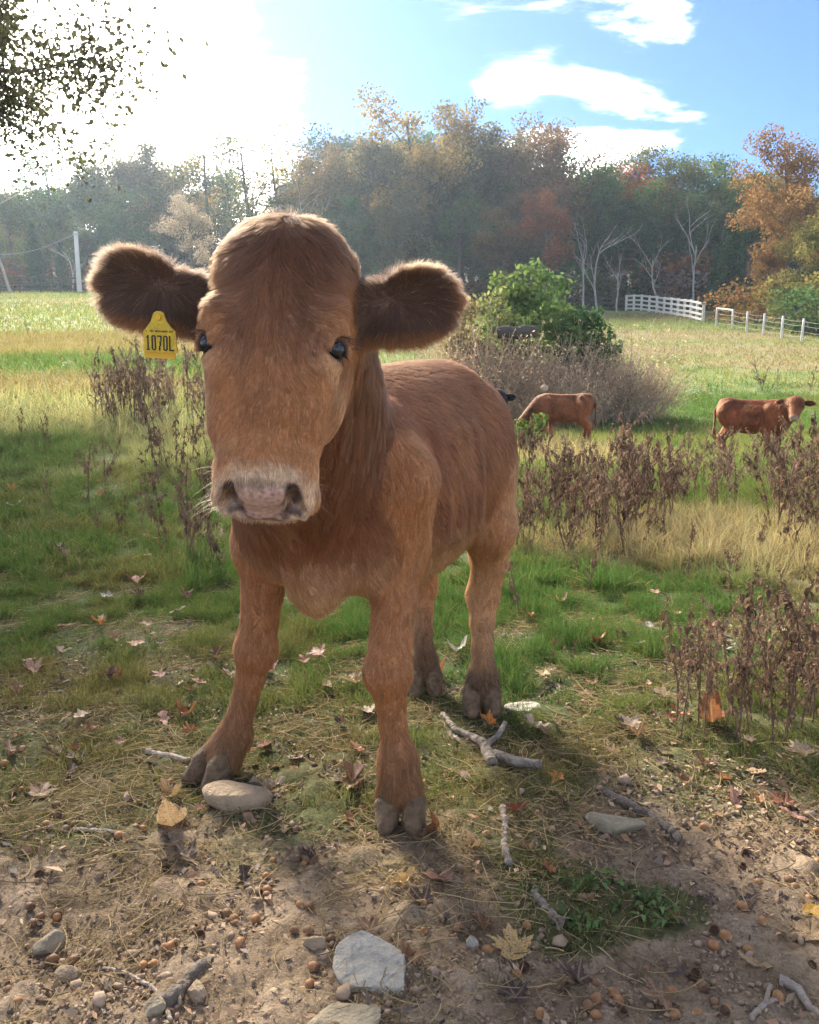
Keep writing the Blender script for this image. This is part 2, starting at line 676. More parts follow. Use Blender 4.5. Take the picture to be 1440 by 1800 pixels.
legs = {
    'fr': [px(690, 850, 1.80), px(700, 960, 1.83), px(693, 1045, 1.79), px(682, 1180, 1.735), px(687, 1228, 1.735),
           px(690, 1265, 1.735), px(699, 1330, 1.725), px(702, 1392, 1.70)],
    'fl': [px(480, 860, 1.92), px(460, 955, 1.95), px(462, 1040, 1.95), px(450, 1140, 1.945), px(440, 1190, 1.95),
           px(432, 1222, 1.95), px(412, 1292, 1.935), px(394, 1335, 1.90)],
    'hr': [px(838, 835, 2.35), px(858, 925, 2.33), px(862, 985, 2.40), px(849, 1045, 2.44), px(848, 1090, 2.41),
           px(848, 1134, 2.38), px(849, 1185, 2.345), px(848, 1222, 2.31)],
    'hl': [px(752, 830, 2.48), px(740, 930, 2.46), px(742, 985, 2.53), px(742, 1030, 2.58), px(742, 1070, 2.55),
           px(743, 1108, 2.52), px(744, 1158, 2.49), px(744, 1192, 2.455)],
}
rad = {
    'fr': [.105, .064, .048, .048, .033, .0285, .037, .039],
    'fl': [.100, .066, .048, .046, .034, .030, .038, .042],
    'hr': [.110, .078, .052, .048, .036, .030, .038, .040],
    'hl': [.110, .078, .052, .046, .035, .030, .038, .040],
}
G = []       # (group, op, prim, k)


def P(group, prim, k=0.02, op='add'):
    G.append((group, op, prim, k))


# trunk
P('body', Loft(bodyO, BR, [
    (-.50, .03, .84, .72), (-.47, .10, .95, .62), (-.41, .145, 1.0, .54), (-.30, .178, 1.025, .475), (-.16, .203, 1.02, .440),
    (.0, .220, 1.005, .435), (.12, .218, .99, .445), (.22, .198, .985, .475), (.31, .160, .98, .52), (.40, .11, .90, .56),
    (.47, .05, .78, .62)], e=2.0), 0.03)
# the loft's n axis is world z here; shoulders and haunches
P('body', Ell(bd(.120, .27, .72), (.085, .13, .22), BR), 0.05)
P('body', Ell(bd(-.120, .27, .72), (.085, .13, .22), BR), 0.05)
P('body', Ell(bd(.112, -.33, .74), (.09, .15, .20), BR), 0.05)
P('body', Ell(bd(-.112, -.33, .74), (.09, .15, .20), BR), 0.05)
P('body', Cone(bd(0, -.42, .955), bd(0, .28, .935), .04, .05), 0.05)
P('body', Cone(bd(.075, -.27, .94), bd(.085, -.42, .86), .035, .045), 0.06)
P('body', Cone(bd(-.075, -.27, .94), bd(-.085, -.42, .86), .035, .045), 0.06)
# ribs: faint vertical undulation
for i, s_ in enumerate((-.12, -.055, .01, .075)):
    P('body', Cone(bd(.175, s_ + .02, .84), bd(.20, s_, .60), .022, .018), 0.035)
# neck
nb = hd(0, -.07, -.12)
P('neck', Cone(hd(0, -.12, -.10), bd(0, .30, .86), .085, .125), 0.05)
P('neck', Cone(hd(0, -.06, -.14), bd(0, .34, .74), .098, .165), 0.05)
P('neck', Cone(hd(0, -.01, -.16), bd(0, .40, .66), .075, .11), 0.05)
P('neck', Cone(bd(.07, .28, .85), hd(.055, -.09, -.12), .085, .06), 0.05)
# brisket and dewlap
P('neck', Cone(px(552, 965, 1.72), px(552, 1028, 1.685), .070, .044), 0.04)
P('neck', Cone(px(552, 1020, 1.69), px(556, 1050, 1.70), .042, .034), 0.03)
P('neck', Cone(px(600, 1010, 1.73), px(560, 1046, 1.70), .038, .032), 0.03)
dl = [px(504, 905, 1.55), px(510, 960, 1.59), px(520, 1008, 1.63), px(532, 1036, 1.665), px(548, 1050, 1.69)]
for a_, b_ in zip(dl[:-1], dl[1:]):
    P('neck', Cone(a_, b_, .018, .020), 0.025)
P('neck', Cone(hd(0, .05, -.15), dl[0], .04, .024), 0.05)
# legs
for key in legs:
    J, R_ = legs[key], rad[key]
    for i in range(len(J) - 1):
        P('leg', Cone(J[i], J[i + 1], R_[i], R_[i + 1]), 0.035 if i < 2 else 0.016)
    f = key[0] == 'f'
    kn = J[3]
    P('leg', Ell(kn + [0, -.004, 0], (.049, .046, .055) if f else (.043, .052, .05)), 0.02)
    if not f:
        P('leg', Cone(J[3] + [0, .03, .015], J[4] + [0, .03, -.02], .022, .018), 0.03)
    P('leg', Cone(J[6] + [.012, .035, -.008], J[6] + [.012, .045, -.02], .014, .010), 0.014)
    P('leg', Cone(J[6] + [-.012, .035, -.008], J[6] + [-.012, .045, -.02], .014, .010), 0.014)
# pasterns fork to the two claws
HOOFD = {'fr': (px(704, 1428, 1.685), np.array([-.05, -1, 0])), 'fl': (px(372, 1352, 1.875), np.array([-.62, -.8, 0])),
         'hr': (px(847, 1238, 2.29), np.array([0, -1.0, 0])), 'hl': (px(746, 1208, 2.435), np.array([.05, -1.0, 0]))}
CLAW = []
for key, (p0, fw) in HOOFD.items():
    fw = unit(fw)
    sd = np.array([-fw[1], fw[0], 0])
    p0 = np.array([p0[0], p0[1], 0.0])
    for sx in (-1, 1):
        c = p0 + sd * sx * .028
        f2 = unit(fw + sd * sx * (.06 if key != 'fl' else .20))
        CLAW.append((key, sx, p0, sd, c, f2))
        P('leg', Cone(legs[key][6], c - f2 * .014 + [0, 0, .053], .036, .0285), 0.018)
# tail, hanging behind
P('body', Cone(bd(0, -.47, .93), bd(0, -.55, .84), .028, .024), 0.03)
P('body', Cone(bd(0, -.55, .84), bd(-.01, -.57, .50), .022, .016), 0.01)
P('body', Cone(bd(-.01, -.57, .50), bd(-.01, -.565, .36), .03, .012), 0.01)
# head
P('head', Loft(HO, HR, [
    (-.218, .04, -.005, -.05), (-.195, .068, .025, -.10), (-.14, .100, .046, -.13), (-.08, .106, .056, -.15), (-.03, .106, .056, -.16),
    (.0, .100, .053, -.165), (.045, .090, .046, -.155), (.09, .080, .040, -.125), (.135, .0755, .035, -.10), (.172, .0695, .031, -.088),
    (.207, .060, .026, -.08), (.227, .05, .015, -.07)], e=2.35), 0.03)
P('head', Ell(hd(0, -.112, -.035), (.104, .108, .098), HR), 0.03)
for sx in (-1, 1):
    P('head', Ell(hd(sx * .079, -.016, .026), (.026, .034, .026), HR), 0.03)
    P('head', Cone(hd(sx * .084, -.008, .032), hd(sx * .101, .000, .008), .011, .010), 0.018)
    P('head', Cone(hd(sx * .073, .040, .043), hd(sx * .060, .088, .048), .016, .011), 0.014, 'sub')
    P('head', Ell(hd(sx * .118, -.055, .012), (.022, .035, .035), HR), 0.02, 'sub')          # brow
    P('head', Cone(hd(sx * .074, .04, .010), hd(sx * .058, .13, .0), .021, .018), 0.03)  # cheek bone
    P('head', Ell(hd(sx * .060, .02, -.10), (.035, .085, .06), HR), 0.03)             # jaw
def mh(l, a, n):
    return hd(l + MZ, a, n)


MZ = .005
# muzzle: swollen ring, plate between the nostrils, lip, chin
P('head', Ell(mh(.002, .199, -.024), (.063, .046, .062), HR), 0.025)
for sx in (-1, 1):
    P('head', Ell(mh(sx * .047, .200, .002), (.019, .032, .028), HR), 0.014)
    P('head', Ell(mh(sx * .042, .220, -.045), (.030, .024, .030), HR), 0.016)
P('head', Ell(mh(0, .225, -.006), (.042, .024, .036), HR), 0.012)
P('head', Cone(mh(-.026, .234, -.042), mh(.026, .234, -.042), .020, .020), 0.014)
P('head', Ell(mh(0, .224, -.074), (.036, .020, .022), HR), 0.012)
NS = []
for sx in (-1, 1):
    c0, c1, c2 = mh(sx * .0400, .226, .010), mh(sx * .0430, .243, -.015), mh(sx * .034, .254, -.038)
    P('head', Cone(mh(sx * .0530, .214, .016), mh(sx * .0575, .234, -.010), .009, .010), 0.010)      # nostril rim
    P('head', Cone(mh(sx * .0575, .234, -.010), mh(sx * .051, .246, -.036), .010, .008), 0.010)
    P('head', Cone(c0, c1, .0085, .0145), 0.006, 'sub')
    P('head', Cone(c1, c1 + (c2 - c1) * .70, .0140, .0095), 0.008, 'sub')
    P('head', Cone(c1, mh(sx * .040, .200, -.03), .0130, .014), 0.006, 'sub')
    NS += [c0, c1, c1 + (c2 - c1) * .45]
P('head', Cone(mh(-.040, .242, -.060), mh(.040, .242, -.060), .0035, .0035), 0.006, 'sub')          # mouth line
# eye sockets and lids
EYE = []
for sx in (-1, 1):
    e0 = hd(sx * .0835, .017, .017)
    EYE.append(e0)
    ex = unit(hd(sx * 1, .10, .85) - hd(0, 0, 0))
    P('head', Ell(e0 + ex * .014, (.0185, .0165, .019), HR), 0.006, 'sub')
    for q in range(6):
        a0, a1 = [math.radians(-25 + 38 * (q + i)) for i in (0, 1)]

        def lid(t):
            return e0 + ex * .0140 + HR[1] * (-math.sin(t)) * .0128 + np.cross(ex, HR[1]) * math.cos(t) * .0190
        P('head', Cone(lid(a0), lid(a1), .0052, .0052), 0.006)
    P('head', Cone(hd(sx * .086, .036, .008), hd(sx * .078, .046, .012), .007, .006), 0.012)
# ears
EARS = []
for key, b_, t_, up in (('l', px(352, 522, 1.285), px(178, 497, 1.30), (0, 0.10, 1)), ('r', px(628, 540, 1.30), px(800, 532, 1.30), (0, 0.10, 1))):
    u = unit(t_ - b_)
    fac = np.array([0.18 if key == 'l' else 0.05, -1.0, -0.12])
    n_ = unit(fac - (fac @ u) * u)
    v_ = np.cross(n_, u)
    if v_[2] < 0:
        v_ = -v_
    Ln = np.linalg.norm(t_ - b_)
    q = Ln / .155
    st = [(0, .038, -.012), (.03 * q, .041, -.009), (.06 * q, .048, -.004), (.09 * q, .051, .0), (.12 * q, .046, .002), (.142 * q, .033, .003), (Ln, .004, .004)]
    ER = np.array([u, v_, n_])
    P('ear', EarP(b_, ER, st, .011, 9.0), 0.01)
    inner = hd(-.085 if key == 'l' else .085, -.085, -.045)
    P('ear', Cone(inner, b_ + u * .02, .035, .022), 0.02)
    EARS.append((b_, ER, Ln))

# sample, mesh
def axis(lo, hi, flo, fhi, h, hf):
    a = np.concatenate([np.arange(lo, flo, h), np.arange(flo, fhi, hf), np.arange(fhi, hi, h)])
    return np.unique(a)


hmin, hmax = HO - [.19, .22, .27], HO + [.17, .10, .24]
fld = Field(axis(-.60, .40, hmin[0], hmax[0], CH, CHF), axis(hmin[1], 2.80, hmin[1], hmax[1], CH, CHF), axis(0.02, hmax[2], hmin[2], hmax[2], CH, CHF))
for g_, op, p_, k_ in G:
    (fld.add if op == 'add' else fld.sub)(p_, k_)
CV, CQ = fld.mesh()
del fld
CV = smooth_mesh(CV, CQ, 2, 0.4)
CN = vert_normals(CV, CQ)


def group_w(Pt):
    """distance of points to each body group"""
    D = {}
    X, Y, Z = Pt[:, 0], Pt[:, 1], Pt[:, 2]
    for g_, op, p_, k_ in G:
        if op == 'add':
            q = p_.d(X, Y, Z)
            D[g_] = np.minimum(D[g_], q) if g_ in D else q
    return D


def head_loc(Pt):
    return (Pt - HO) @ HR.T


LEGJ = np.concatenate([np.array(legs[k]) for k in legs])
ORANGE = np.array([.51, .228, .088])
RED = np.array([.285, .115, .054])
BROWN = np.array([.185, .086, .050])
DARK = np.array([.145, .085, .058])
CREAM = np.array([.72, .53, .35])
TAN = np.array([.64, .38, .185])
PINK = np.array([.43, .275, .225])
MUD = np.array([.15, .088, .045])


def lerp(a, b, t):
    t = np.asarray(t)[:, None]
    return a + (b - a) * t


def coat(Pt, Nn):
    """coat colour, 'bare' mask (nose plate, nostril, eye rim) and hair length by place"""
    D = group_w(Pt)
    H = head_loc(Pt)
    n = len(Pt)
    l_, a_, n_ = H[:, 0], H[:, 1], H[:, 2]
    C = np.tile(RED, (n, 1))
    ln = np.full(n, .024)
    # streaks and patches of the coat
    w1 = fbm(Pt, 9, 3, 1)
    C = lerp(C, ORANGE, sstep(-.1, .6, w1) * .35)
    zz = Pt[:, 2]
    isleg = sstep(.03, -.01, D['leg'] - np.minimum(np.minimum(D['body'], D['neck']), D['head']))
    C = lerp(C, ORANGE, isleg * .75)
    C = lerp(C, TAN, sstep(.66, .50, zz + .05 * w1) * (1 - isleg) * .8)
    C = lerp(C, TAN, sstep(2.15, 2.35, Pt[:, 1]) * isleg * .5)
    ln = np.where(isleg > .5, .016 + .007 * sstep(.22, .12, zz), ln)
    # muddy feet
    mud = sstep(.27, .07, zz + .06 * fbm(Pt, 22, 2, 4)) * (0.60 + .40 * sstep(2.1, 2.3, Pt[:, 1]))
    mud = np.maximum(mud, sstep(.12, .05, zz) * .6)
    C = lerp(C, MUD, np.clip(mud, 0, 1) * isleg)
    # dark inside of the chest between the legs
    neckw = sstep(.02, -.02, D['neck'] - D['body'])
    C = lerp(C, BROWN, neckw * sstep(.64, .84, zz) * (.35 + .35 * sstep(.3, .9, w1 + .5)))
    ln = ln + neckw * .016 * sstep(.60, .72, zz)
    # head
    ish = sstep(.015, -.01, D['head'] - np.minimum(D['neck'], D['body']))
    Ch = np.tile(ORANGE * .92, (n, 1))
    fore = sstep(.17, -.05, a_ + .05 * vnoise(Pt, 25, 8)) * sstep(.11, .045, np.abs(l_) + .02 * vnoise(Pt, 30, 2) + .05 * sstep(.02, .12, a_))
    Ch = lerp(Ch, BROWN * 1.15, fore * .85)
    Ch = lerp(Ch, BROWN * .9, sstep(-.06, -.15, a_) * .7)
    Ch = lerp(Ch, TAN, sstep(.03, .0, np.sqrt((np.abs(l_) - .09) ** 2 + (a_ - .048) ** 2)) * .7)
    v_ = np.clip(.45 * a_ - .9 * n_, -.1, .2)
    plate0 = (np.abs(l_ - .005) / (.047 - .10 * np.maximum(v_ - .115, 0))) ** 2.6 + (np.abs(v_ - .120) / .041) ** 2.6
    ring = sstep(3.8, 1.8, plate0 + .5 * vnoise(Pt, 60, 6)) * sstep(.165, .185, a_)
    Ch = lerp(Ch, CREAM, np.clip(ring, 0, 1) * .9)
    Ch = lerp(Ch, np.array([.25, .16, .095]), sstep(1.9, 1.3, plate0 + .3 * vnoise(Pt, 60, 7)) * sstep(-.02, .0, n_) * .8)
    C = lerp(C, Ch, ish)
    lh = .011 + .010 * sstep(.05, -.03, a_) + .007 * sstep(-.05, -.12, a_)
    lh = np.where(a_ > .14, .009, lh)
    lh = np.where(np.abs(l_) > .085, np.minimum(lh, .016), lh)
    ln = np.where(ish > .5, lh, ln)
    # nose plate
    plate = plate0
    pm = sstep(1.25, .85, plate + .25 * vnoise(Pt, 160, 3)) * sstep(.25, .55, (Nn @ HR[1]) * .6 + (Nn @ HR[2]) * .8) * sstep(.185, .200, a_)
    dn = np.min([np.linalg.norm(Pt - q, axis=1) for q in NS], axis=0)
    nm = sstep(.019, .011, dn) * ish
    bare = np.maximum(pm, nm) * ish
    de = np.min([np.linalg.norm(Pt - e, axis=1) for e in EYE], axis=0)
    spots = sstep(.40, .70, fbm(Pt, 140, 3, 11) + .55 * sstep(-.01, -.05, n_))
    Cp = lerp(np.tile(PINK, (n, 1)), np.array([.07, .045, .04]), spots * .85)
    Cp = lerp(Cp, np.array([.045, .028, .027]), nm * .9)
    C = lerp(C, Cp, bare)
    ln = np.where(de < .055, np.minimum(ln, .006 + .2 * np.maximum(de - .03, 0)), ln)
    er = sstep(.026, .021, de)
    C = lerp(C, np.array([.045, .028, .022]), er * .95)
    bare = np.maximum(bare, sstep(.0225, .0200, de))
    # ears
    ise = sstep(.004, -.004, D['ear'] - D['head']) * (np.linalg.norm(Pt - HO, axis=1) < .42)
    ef = np.zeros(n)
    rim = np.zeros(n)
    for b_, ER, Ln in EARS:
        E = (Pt - b_) @ ER.T
        ins = (E[:, 0] > -.03) & (np.abs(E[:, 1]) < .09) & (np.abs(E[:, 2]) < .08) & (E[:, 0] < Ln + .05)
        facing = np.where(ins, Nn @ ER[2], 0)
        ef = np.maximum(ef, np.where(ins, sstep(-.1, .35, facing), 0))
        rr = np.maximum(np.abs(E[:, 1] - .004) / .045, (E[:, 0] - Ln * .5) / (Ln * .5))
        rim = np.maximum(rim, np.where(ins, sstep(.75, 1.0, rr), 0))
    Ce = lerp(np.tile(BROWN * 1.2, (n, 1)), DARK, ef * .95)
    Ce = lerp(Ce, ORANGE * .8, rim * .9)
    C = lerp(C, Ce, ise)
    ln = np.where(ise > .5, .030, ln)
    return C, bare, ln, dict(ish=ish, ise=ise, isleg=isleg, neck=neckw, H=H, rim=rim, ef=ef)


EMP = empty('calf', bodyO * [1, 1, 0])
tag(EMP, 'red brown calf standing close up with a yellow tag in its ear', 'calf')
EL = Vector(EMP.location)


def child(name, data, parent=EMP):
    o = obj(name, data, parent)
    if parent is EMP:
        o.matrix_parent_inverse = Matrix.Translation(-EL)
    return o


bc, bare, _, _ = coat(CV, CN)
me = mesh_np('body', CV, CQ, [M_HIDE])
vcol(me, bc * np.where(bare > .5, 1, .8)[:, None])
ra = me.attributes.new('rough', 'FLOAT', 'POINT')
ra.data.foreach_set('value', np.where(bare > .4, np.where(np.min([np.linalg.norm(CV - e, axis=1) for e in EYE], axis=0) < .04, .75, .33), 0.85).astype(np.float32))
body_o = child('body', me)

# the coat
def grow(n, dens, r):
    Pr, Nr = scatter_roots(CV, CQ, CN, n, dens, r)
    C, bare, ln, W = coat(Pr, Nr)
    keep = bare < .35
    return Pr[keep], Nr[keep], C[keep], ln[keep], {k: v[keep] for k, v in W.items()}


def hd_dens(F):
    d = np.linalg.norm(F - np.array([0, 0, 1.0]), axis=1)
    H = head_loc(F)
    onh = (np.abs(H[:, 0]) < .26) & (H[:, 1] > -.24) & (H[:, 1] < .3) & (np.abs(H[:, 2]) < .2)
    return np.where(onh, 2.6, 1.0) * np.where(F[:, 1] > 2.3, .7, 1)


r5 = np.random.default_rng(5)
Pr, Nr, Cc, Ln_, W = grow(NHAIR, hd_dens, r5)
H = W['H']
n = len(Pr)
flow = np.tile(-BD * .55 + np.array([0, 0, -.85]), (n, 1))
# upper back: hair runs backwards; legs: straight down
flow = flow + sstep(.74, 1.0, Pr[:, 2])[:, None] * (-BD * .5 + np.array([0, 0, .4]) + BT * np.clip((Pr - bodyO) @ BT / .08, -1, 1)[:, None] * .35)
flow = np.where((W['isleg'] > .5)[:, None], np.array([0, .05, -1.0]), flow)
nk = W['neck'][:, None] > .5
flow = np.where(nk, np.array([.22, .25, -1.0]), flow)
l_, a_ = H[:, 0], H[:, 1]
wav = .5 * np.sin(a_ * 90 + 14 * l_ + 2 * vnoise(Pr, 30, 1))
s_ = np.sign(l_ + .012 * vnoise(Pr, 25, 4))
lat = np.clip(np.abs(l_) / .06, 0, 1)
fo = sstep(.03, -.03, a_)
fl_l = s_ * (fo * lat * 1.0 + (1 - fo) * lat * .45)
fl_a = fo * ((1 - .85 * lat) + wav * .25) + (1 - fo) * 1.0
top = sstep(-.13, -.17, a_)
fl_a = fl_a * (1 - top) + top * .5
fh = fl_l[:, None] * HR[0] + fl_a[:, None] * HR[1] + (.1 * HR[2])
flow = np.where(W['ish'][:, None] > .5, fh, flow)
for b_, ER, LnE in EARS:
    E = (Pr - b_) @ ER.T
    ins = (W['ise'] > .5) & (np.abs(E[:, 1]) < .09) & (E[:, 0] < LnE + .05) & (E[:, 0] > -.05) & (np.abs(E[:, 2]) < .08)
    fe = ((E[:, 0] - LnE * .42) / LnE)[:, None] * ER[0] * 1.6 + (E[:, 1] / .05)[:, None] * ER[1] + np.array([0, 0, -.25]) + ER[0] * .25
    flow = np.where(ins[:, None], fe, flow)
lift = np.full(n, .26)
lift = np.where(W['ish'] > .5, np.where(a_ < .0, .34, .26), lift)
lift = np.where(W['isleg'] > .5, .22, lift)
lift = np.where(W['neck'] > .5, .20, lift)
lift = np.where(W['ise'] > .5, .45 + .3 * W['rim'], lift)
Ln_ = np.where(W['ise'] > .5, .021, Ln_)
wave = np.where(W['ish'] > .5, .14 + .12 * sstep(.03, -.03, a_), .13)
wave = np.where(W['neck'] > .5, .22, wave)
pts = hairs(Pr, Nr, flow, Ln_, lift, 5, wave, 34.0, np.where(W['ish'] > .5, .22 + .26 * sstep(.03, -.05, a_), np.where((W['neck'] > .5) & (Pr[:, 2] > .66), .66, .42))[:, None, None], NHAIR // 26, 0.05, r5)
wave = wave * 1.0
Hs = np.column_stack([H[:, 0] * 90, H[:, 1] * 22, H[:, 2] * 40])
cl = 1 + .22 * fbm(Pr, 28, 3, 21)[:, None] + (W['ish'] * .30 * fbm(Hs, 1.0, 3, 23))[:, None] + .10 * vnoise(Pr, 160, 2)[:, None]
R_ = np.linspace(1, .25, 5)[None, :] * np.where(W['ish'] > .5, .00030, .00042)[:, None] * HAIR_W
coat_o = child('coat', curves_obj('coat', pts, R_, np.clip(Cc * cl, .005, .9), M_HAIR).data, EMP)
tmp = [o for o in bpy.data.objects if o.type == 'CURVES' and o.parent is None]
for o in tmp:
    bpy.data.objects.remove(o)

# long hair of the ears' rims and inside, whiskers, lashes
def ear_dens(F):
    D = np.zeros(len(F))
    for b_, ER, LnE in EARS:
        E = (F - b_) @ ER.T
        ins = (np.abs(E[:, 1] - .004) < .075) & (E[:, 0] < LnE + .03) & (E[:, 0] > .0) & (np.abs(E[:, 2]) < .06)
        rr = np.maximum(np.abs(E[:, 1] - .004) / .045, (E[:, 0] - LnE * .5) / (LnE * .5))
        D = np.maximum(D, np.where(ins, .25 + 1.6 * sstep(.6, .95, rr), 0))
    return D + 1e-9


Pe, Ne, Ce, le, We = grow(NEAR, ear_dens, r5)
pale_ = r5.random(len(Pe)) < .07
Ce = np.where(pale_[:, None], TAN * .95, Ce)
fe = np.zeros_like(Pe)
for b_, ER, LnE in EARS:
    E = (Pe - b_) @ ER.T
    ins = (np.abs(E[:, 1]) < .09) & (E[:, 0] < LnE + .05) & (E[:, 0] > -.02) & (np.abs(E[:, 2]) < .08)
    q = ((E[:, 0] - LnE * .40) / (LnE * .45))[:, None] * ER[0] + (E[:, 1] / .042)[:, None] * ER[1] + np.array([0, 0, -.2])
    fe = np.where(ins[:, None], q, fe)
pe = hairs(Pe, Ne, fe, np.where(We['rim'] > .5, .023, .024), np.full(len(Pe), .45), 6, np.full(len(Pe), .22), 45.0, 0.28, max(NEAR // 12, 2), 0.10, r5)
Re = np.linspace(1, .2, 6)[None, :] * np.full((len(Pe), 1), .00022) * HAIR_W
ear_hair = child('ear_hair', curves_obj('ear_hair', pe, Re, Ce, M_HAIR).data)
wp, wr = [], []
r6 = np.random.default_rng(6)
for i in range(60):
    sx = r6.choice((-1, 1))
    p0 = hd(sx * r6.uniform(.045, .064), r6.uniform(.185, .235), r6.uniform(-.07, -.01))
    d = unit(HR[0] * sx * r6.uniform(.5, 1) + HR[1] * r6.uniform(-.1, .7) + HR[2] * r6.uniform(-.3, .5))
    ln = r6.uniform(.02, .05)
    s = np.linspace(0, 1, 6)[:, None]
    wp.append(p0 + d * ln * s + np.array([0, 0, -.25]) * ln * s * s)
    wr.append((.6, .5, .36, .2))
for sx, e0 in zip((-1, 1), EYE):
    for i in range(60):
        t = r6.uniform(.2, 2.9)
        ex = unit(hd(sx * 1, .10, .85) - hd(0, 0, 0))
        p0 = e0 + ex * .017 - HR[1] * math.sin(t) * .0130 + np.cross(ex, HR[1]) * math.cos(t) * .0175
        d = unit(ex * 1.0 - HR[1] * .35 + HR[0] * sx * .5 + np.array([0, 0, -.35]) + r6.normal(0, .12, 3))
        ln = r6.uniform(.018, .036)
        s = np.linspace(0, 1, 6)[:, None]
        wp.append(p0 + d * ln * s + np.array([0, 0, -.22]) * ln * s * s)
        wr.append((.6, .05, .03, .02))
wr = np.array(wr)
wh = child('whisker', curves_obj('whisker', np.array(wp), np.linspace(1, .25, 6)[None, :] * (wr[:, :1] * .00030), wr[:, 1:], M_HAIR).data)
for o in [o for o in bpy.data.objects if o.type == 'CURVES' and o.parent is None]:
    bpy.data.objects.remove(o)

# eyes
def uv_sphere(r, nu=24, nv=16):
    V, F = [], []
    for j in range(nv + 1):
        for i in range(nu):
            a, b = 2 * math.pi * i / nu, math.pi * j / nv
            V.append((r * math.sin(b) * math.cos(a), r * math.sin(b) * math.sin(a), r * math.cos(b)))
    for j in range(nv):
        for i in range(nu):
            F.append((j * nu + i, j * nu + (i + 1) % nu, (j + 1) * nu + (i + 1) % nu, (j + 1) * nu + i))
    return np.array(V), np.array(F)


for sx, e0 in zip((-1, 1), EYE):
    ex = unit(hd(sx * 1, .10, .85) - hd(0, 0, 0))
    V, F = uv_sphere(.0163)
    child('eye', mesh_np('eye', V + e0 + ex * .0032, F, [M_EYE]))

# hooves
for key, sx, p0, sd, c, f2 in CLAW:
    lo, hi = c - .12, c + .12
    ff = Field(np.arange(lo[0], hi[0], .0035), np.arange(lo[1], hi[1], .0035), np.arange(-.012, .11, .0035))
    ff.add(Cone(c + f2 * .006 + [0, 0, .040], c + f2 * .044 + [0, 0, .014], .0270, .0175), .010)
    ff.add(Cone(c - f2 * .026 + [0, 0, .044], c + f2 * .010 + [0, 0, .010], .026, .028), .014)
    ff.add(Cone(c + [0, 0, .048], c - f2 * .020 + [0, 0, .062], .0275, .026), .01)
    X, Y, Z = ff.ax[0][:, None, None], ff.ax[1][None, :, None], ff.ax[2][None, None, :]
    ff.f = np.maximum(ff.f, -(Z + .004) + 0 * X + 0 * Y)
    ff.f = np.maximum(ff.f, -((X - p0[0]) * sd[0] + (Y - p0[1]) * sd[1]) * sx + .0035 + 0 * Z)     # flat inner face
    V, Q = ff.mesh()
    V = smooth_mesh(V, Q, 2, .4)
    child('hoof', mesh_np('hoof', V, Q, [M_HOOF]))

# the ear tag (two plates, black figures)
M_TAG = simple_mat('tag_yellow', (.66, .45, .03), rough=.5, noise=(70, (.48, .32, .04)), bump=.3, bscale=200)
M_TAGB = simple_mat('tag_back', (.66, .37, .02), rough=.45)
M_INK = simple_mat('tag_ink', (.022, .02, .018), rough=.5)


def extrude(poly, th):
    """poly: list of (x, z) counter-clockwise -> prism from y=0 (front) to y=th"""
    n = len(poly)
    V = [(x, 0, z) for x, z in poly] + [(x, th, z) for x, z in poly]
    F3 = []
    bmv = bmesh.new()
    vs = [bmv.verts.new(v) for v in V]
    bmv.faces.new(vs[:n])
    bmv.faces.new(vs[n:][::-1])
    for i in range(n):
        bmv.faces.new((vs[i], vs[n + i], vs[n + (i + 1) % n], vs[(i + 1) % n]))
    bmesh.ops.recalc_face_normals(bmv, faces=bmv.faces)
    return bmv


def bm_mesh(name, b_, mats, smooth=False):
    me = bpy.data.meshes.new(name)
    b_.to_mesh(me)
    b_.free()
    for m in mats:
        me.materials.append(m)
    if smooth:
        me.polygons.foreach_set('use_smooth', np.ones(len(me.polygons), bool))
    return me


tagp = px(279, 568, 1.235)
tt = child('ear_tag', bm_mesh('ear_tag', extrude([(-.0275, -.046), (.0305, -.0455), (.0285, -.012), (.021, -.006), (.013, .004), (.008, .0165), (.004, .0185),
                                              (-.004, .0185), (-.009, .015), (-.014, .003), (-.022, -.007), (-.0265, -.013)], .0022), [M_TAG]))
TM = Matrix.Translation(Vector(tagp) - EL) @ Matrix.Scale(.93, 4) @ Matrix.Rotation(math.radians(3), 4, 'Y') @ Matrix.Rotation(math.radians(-14), 4, 'Z') @ Matrix.Rotation(math.radians(4), 4, 'X')
tt.matrix_parent_inverse = Matrix.Identity(4)
tt.matrix_basis = TM
tt['label'] = 'front plate of the yellow ear tag, numbered 1070L'
tb = obj('back_plate', bm_mesh('back_plate', extrude([(-.030, -.055), (.024, -.055), (.0255, -.014), (-.002, .012), (-.031, -.014)], .002), [M_TAGB]), tt, (0, .004, 0))


def strokes(rects):
    b_ = bmesh.new()
    for (x0, z0, x1, z1) in rects:
        v = [b_.verts.new(p) for p in ((x0, -.0006, z0), (x1, -.0006, z0), (x1, -.0006, z1), (x0, -.0006, z1), (x0, .0006, z0), (x1, .0006, z0), (x1, .0006, z1), (x0, .0006, z1))]
        for f in ((0, 1, 2, 3), (7, 6, 5, 4), (0, 4, 5, 1), (1, 5, 6, 2), (2, 6, 7, 3), (3, 7, 4, 0)):
            b_.faces.new([v[i] for i in f])
    return b_


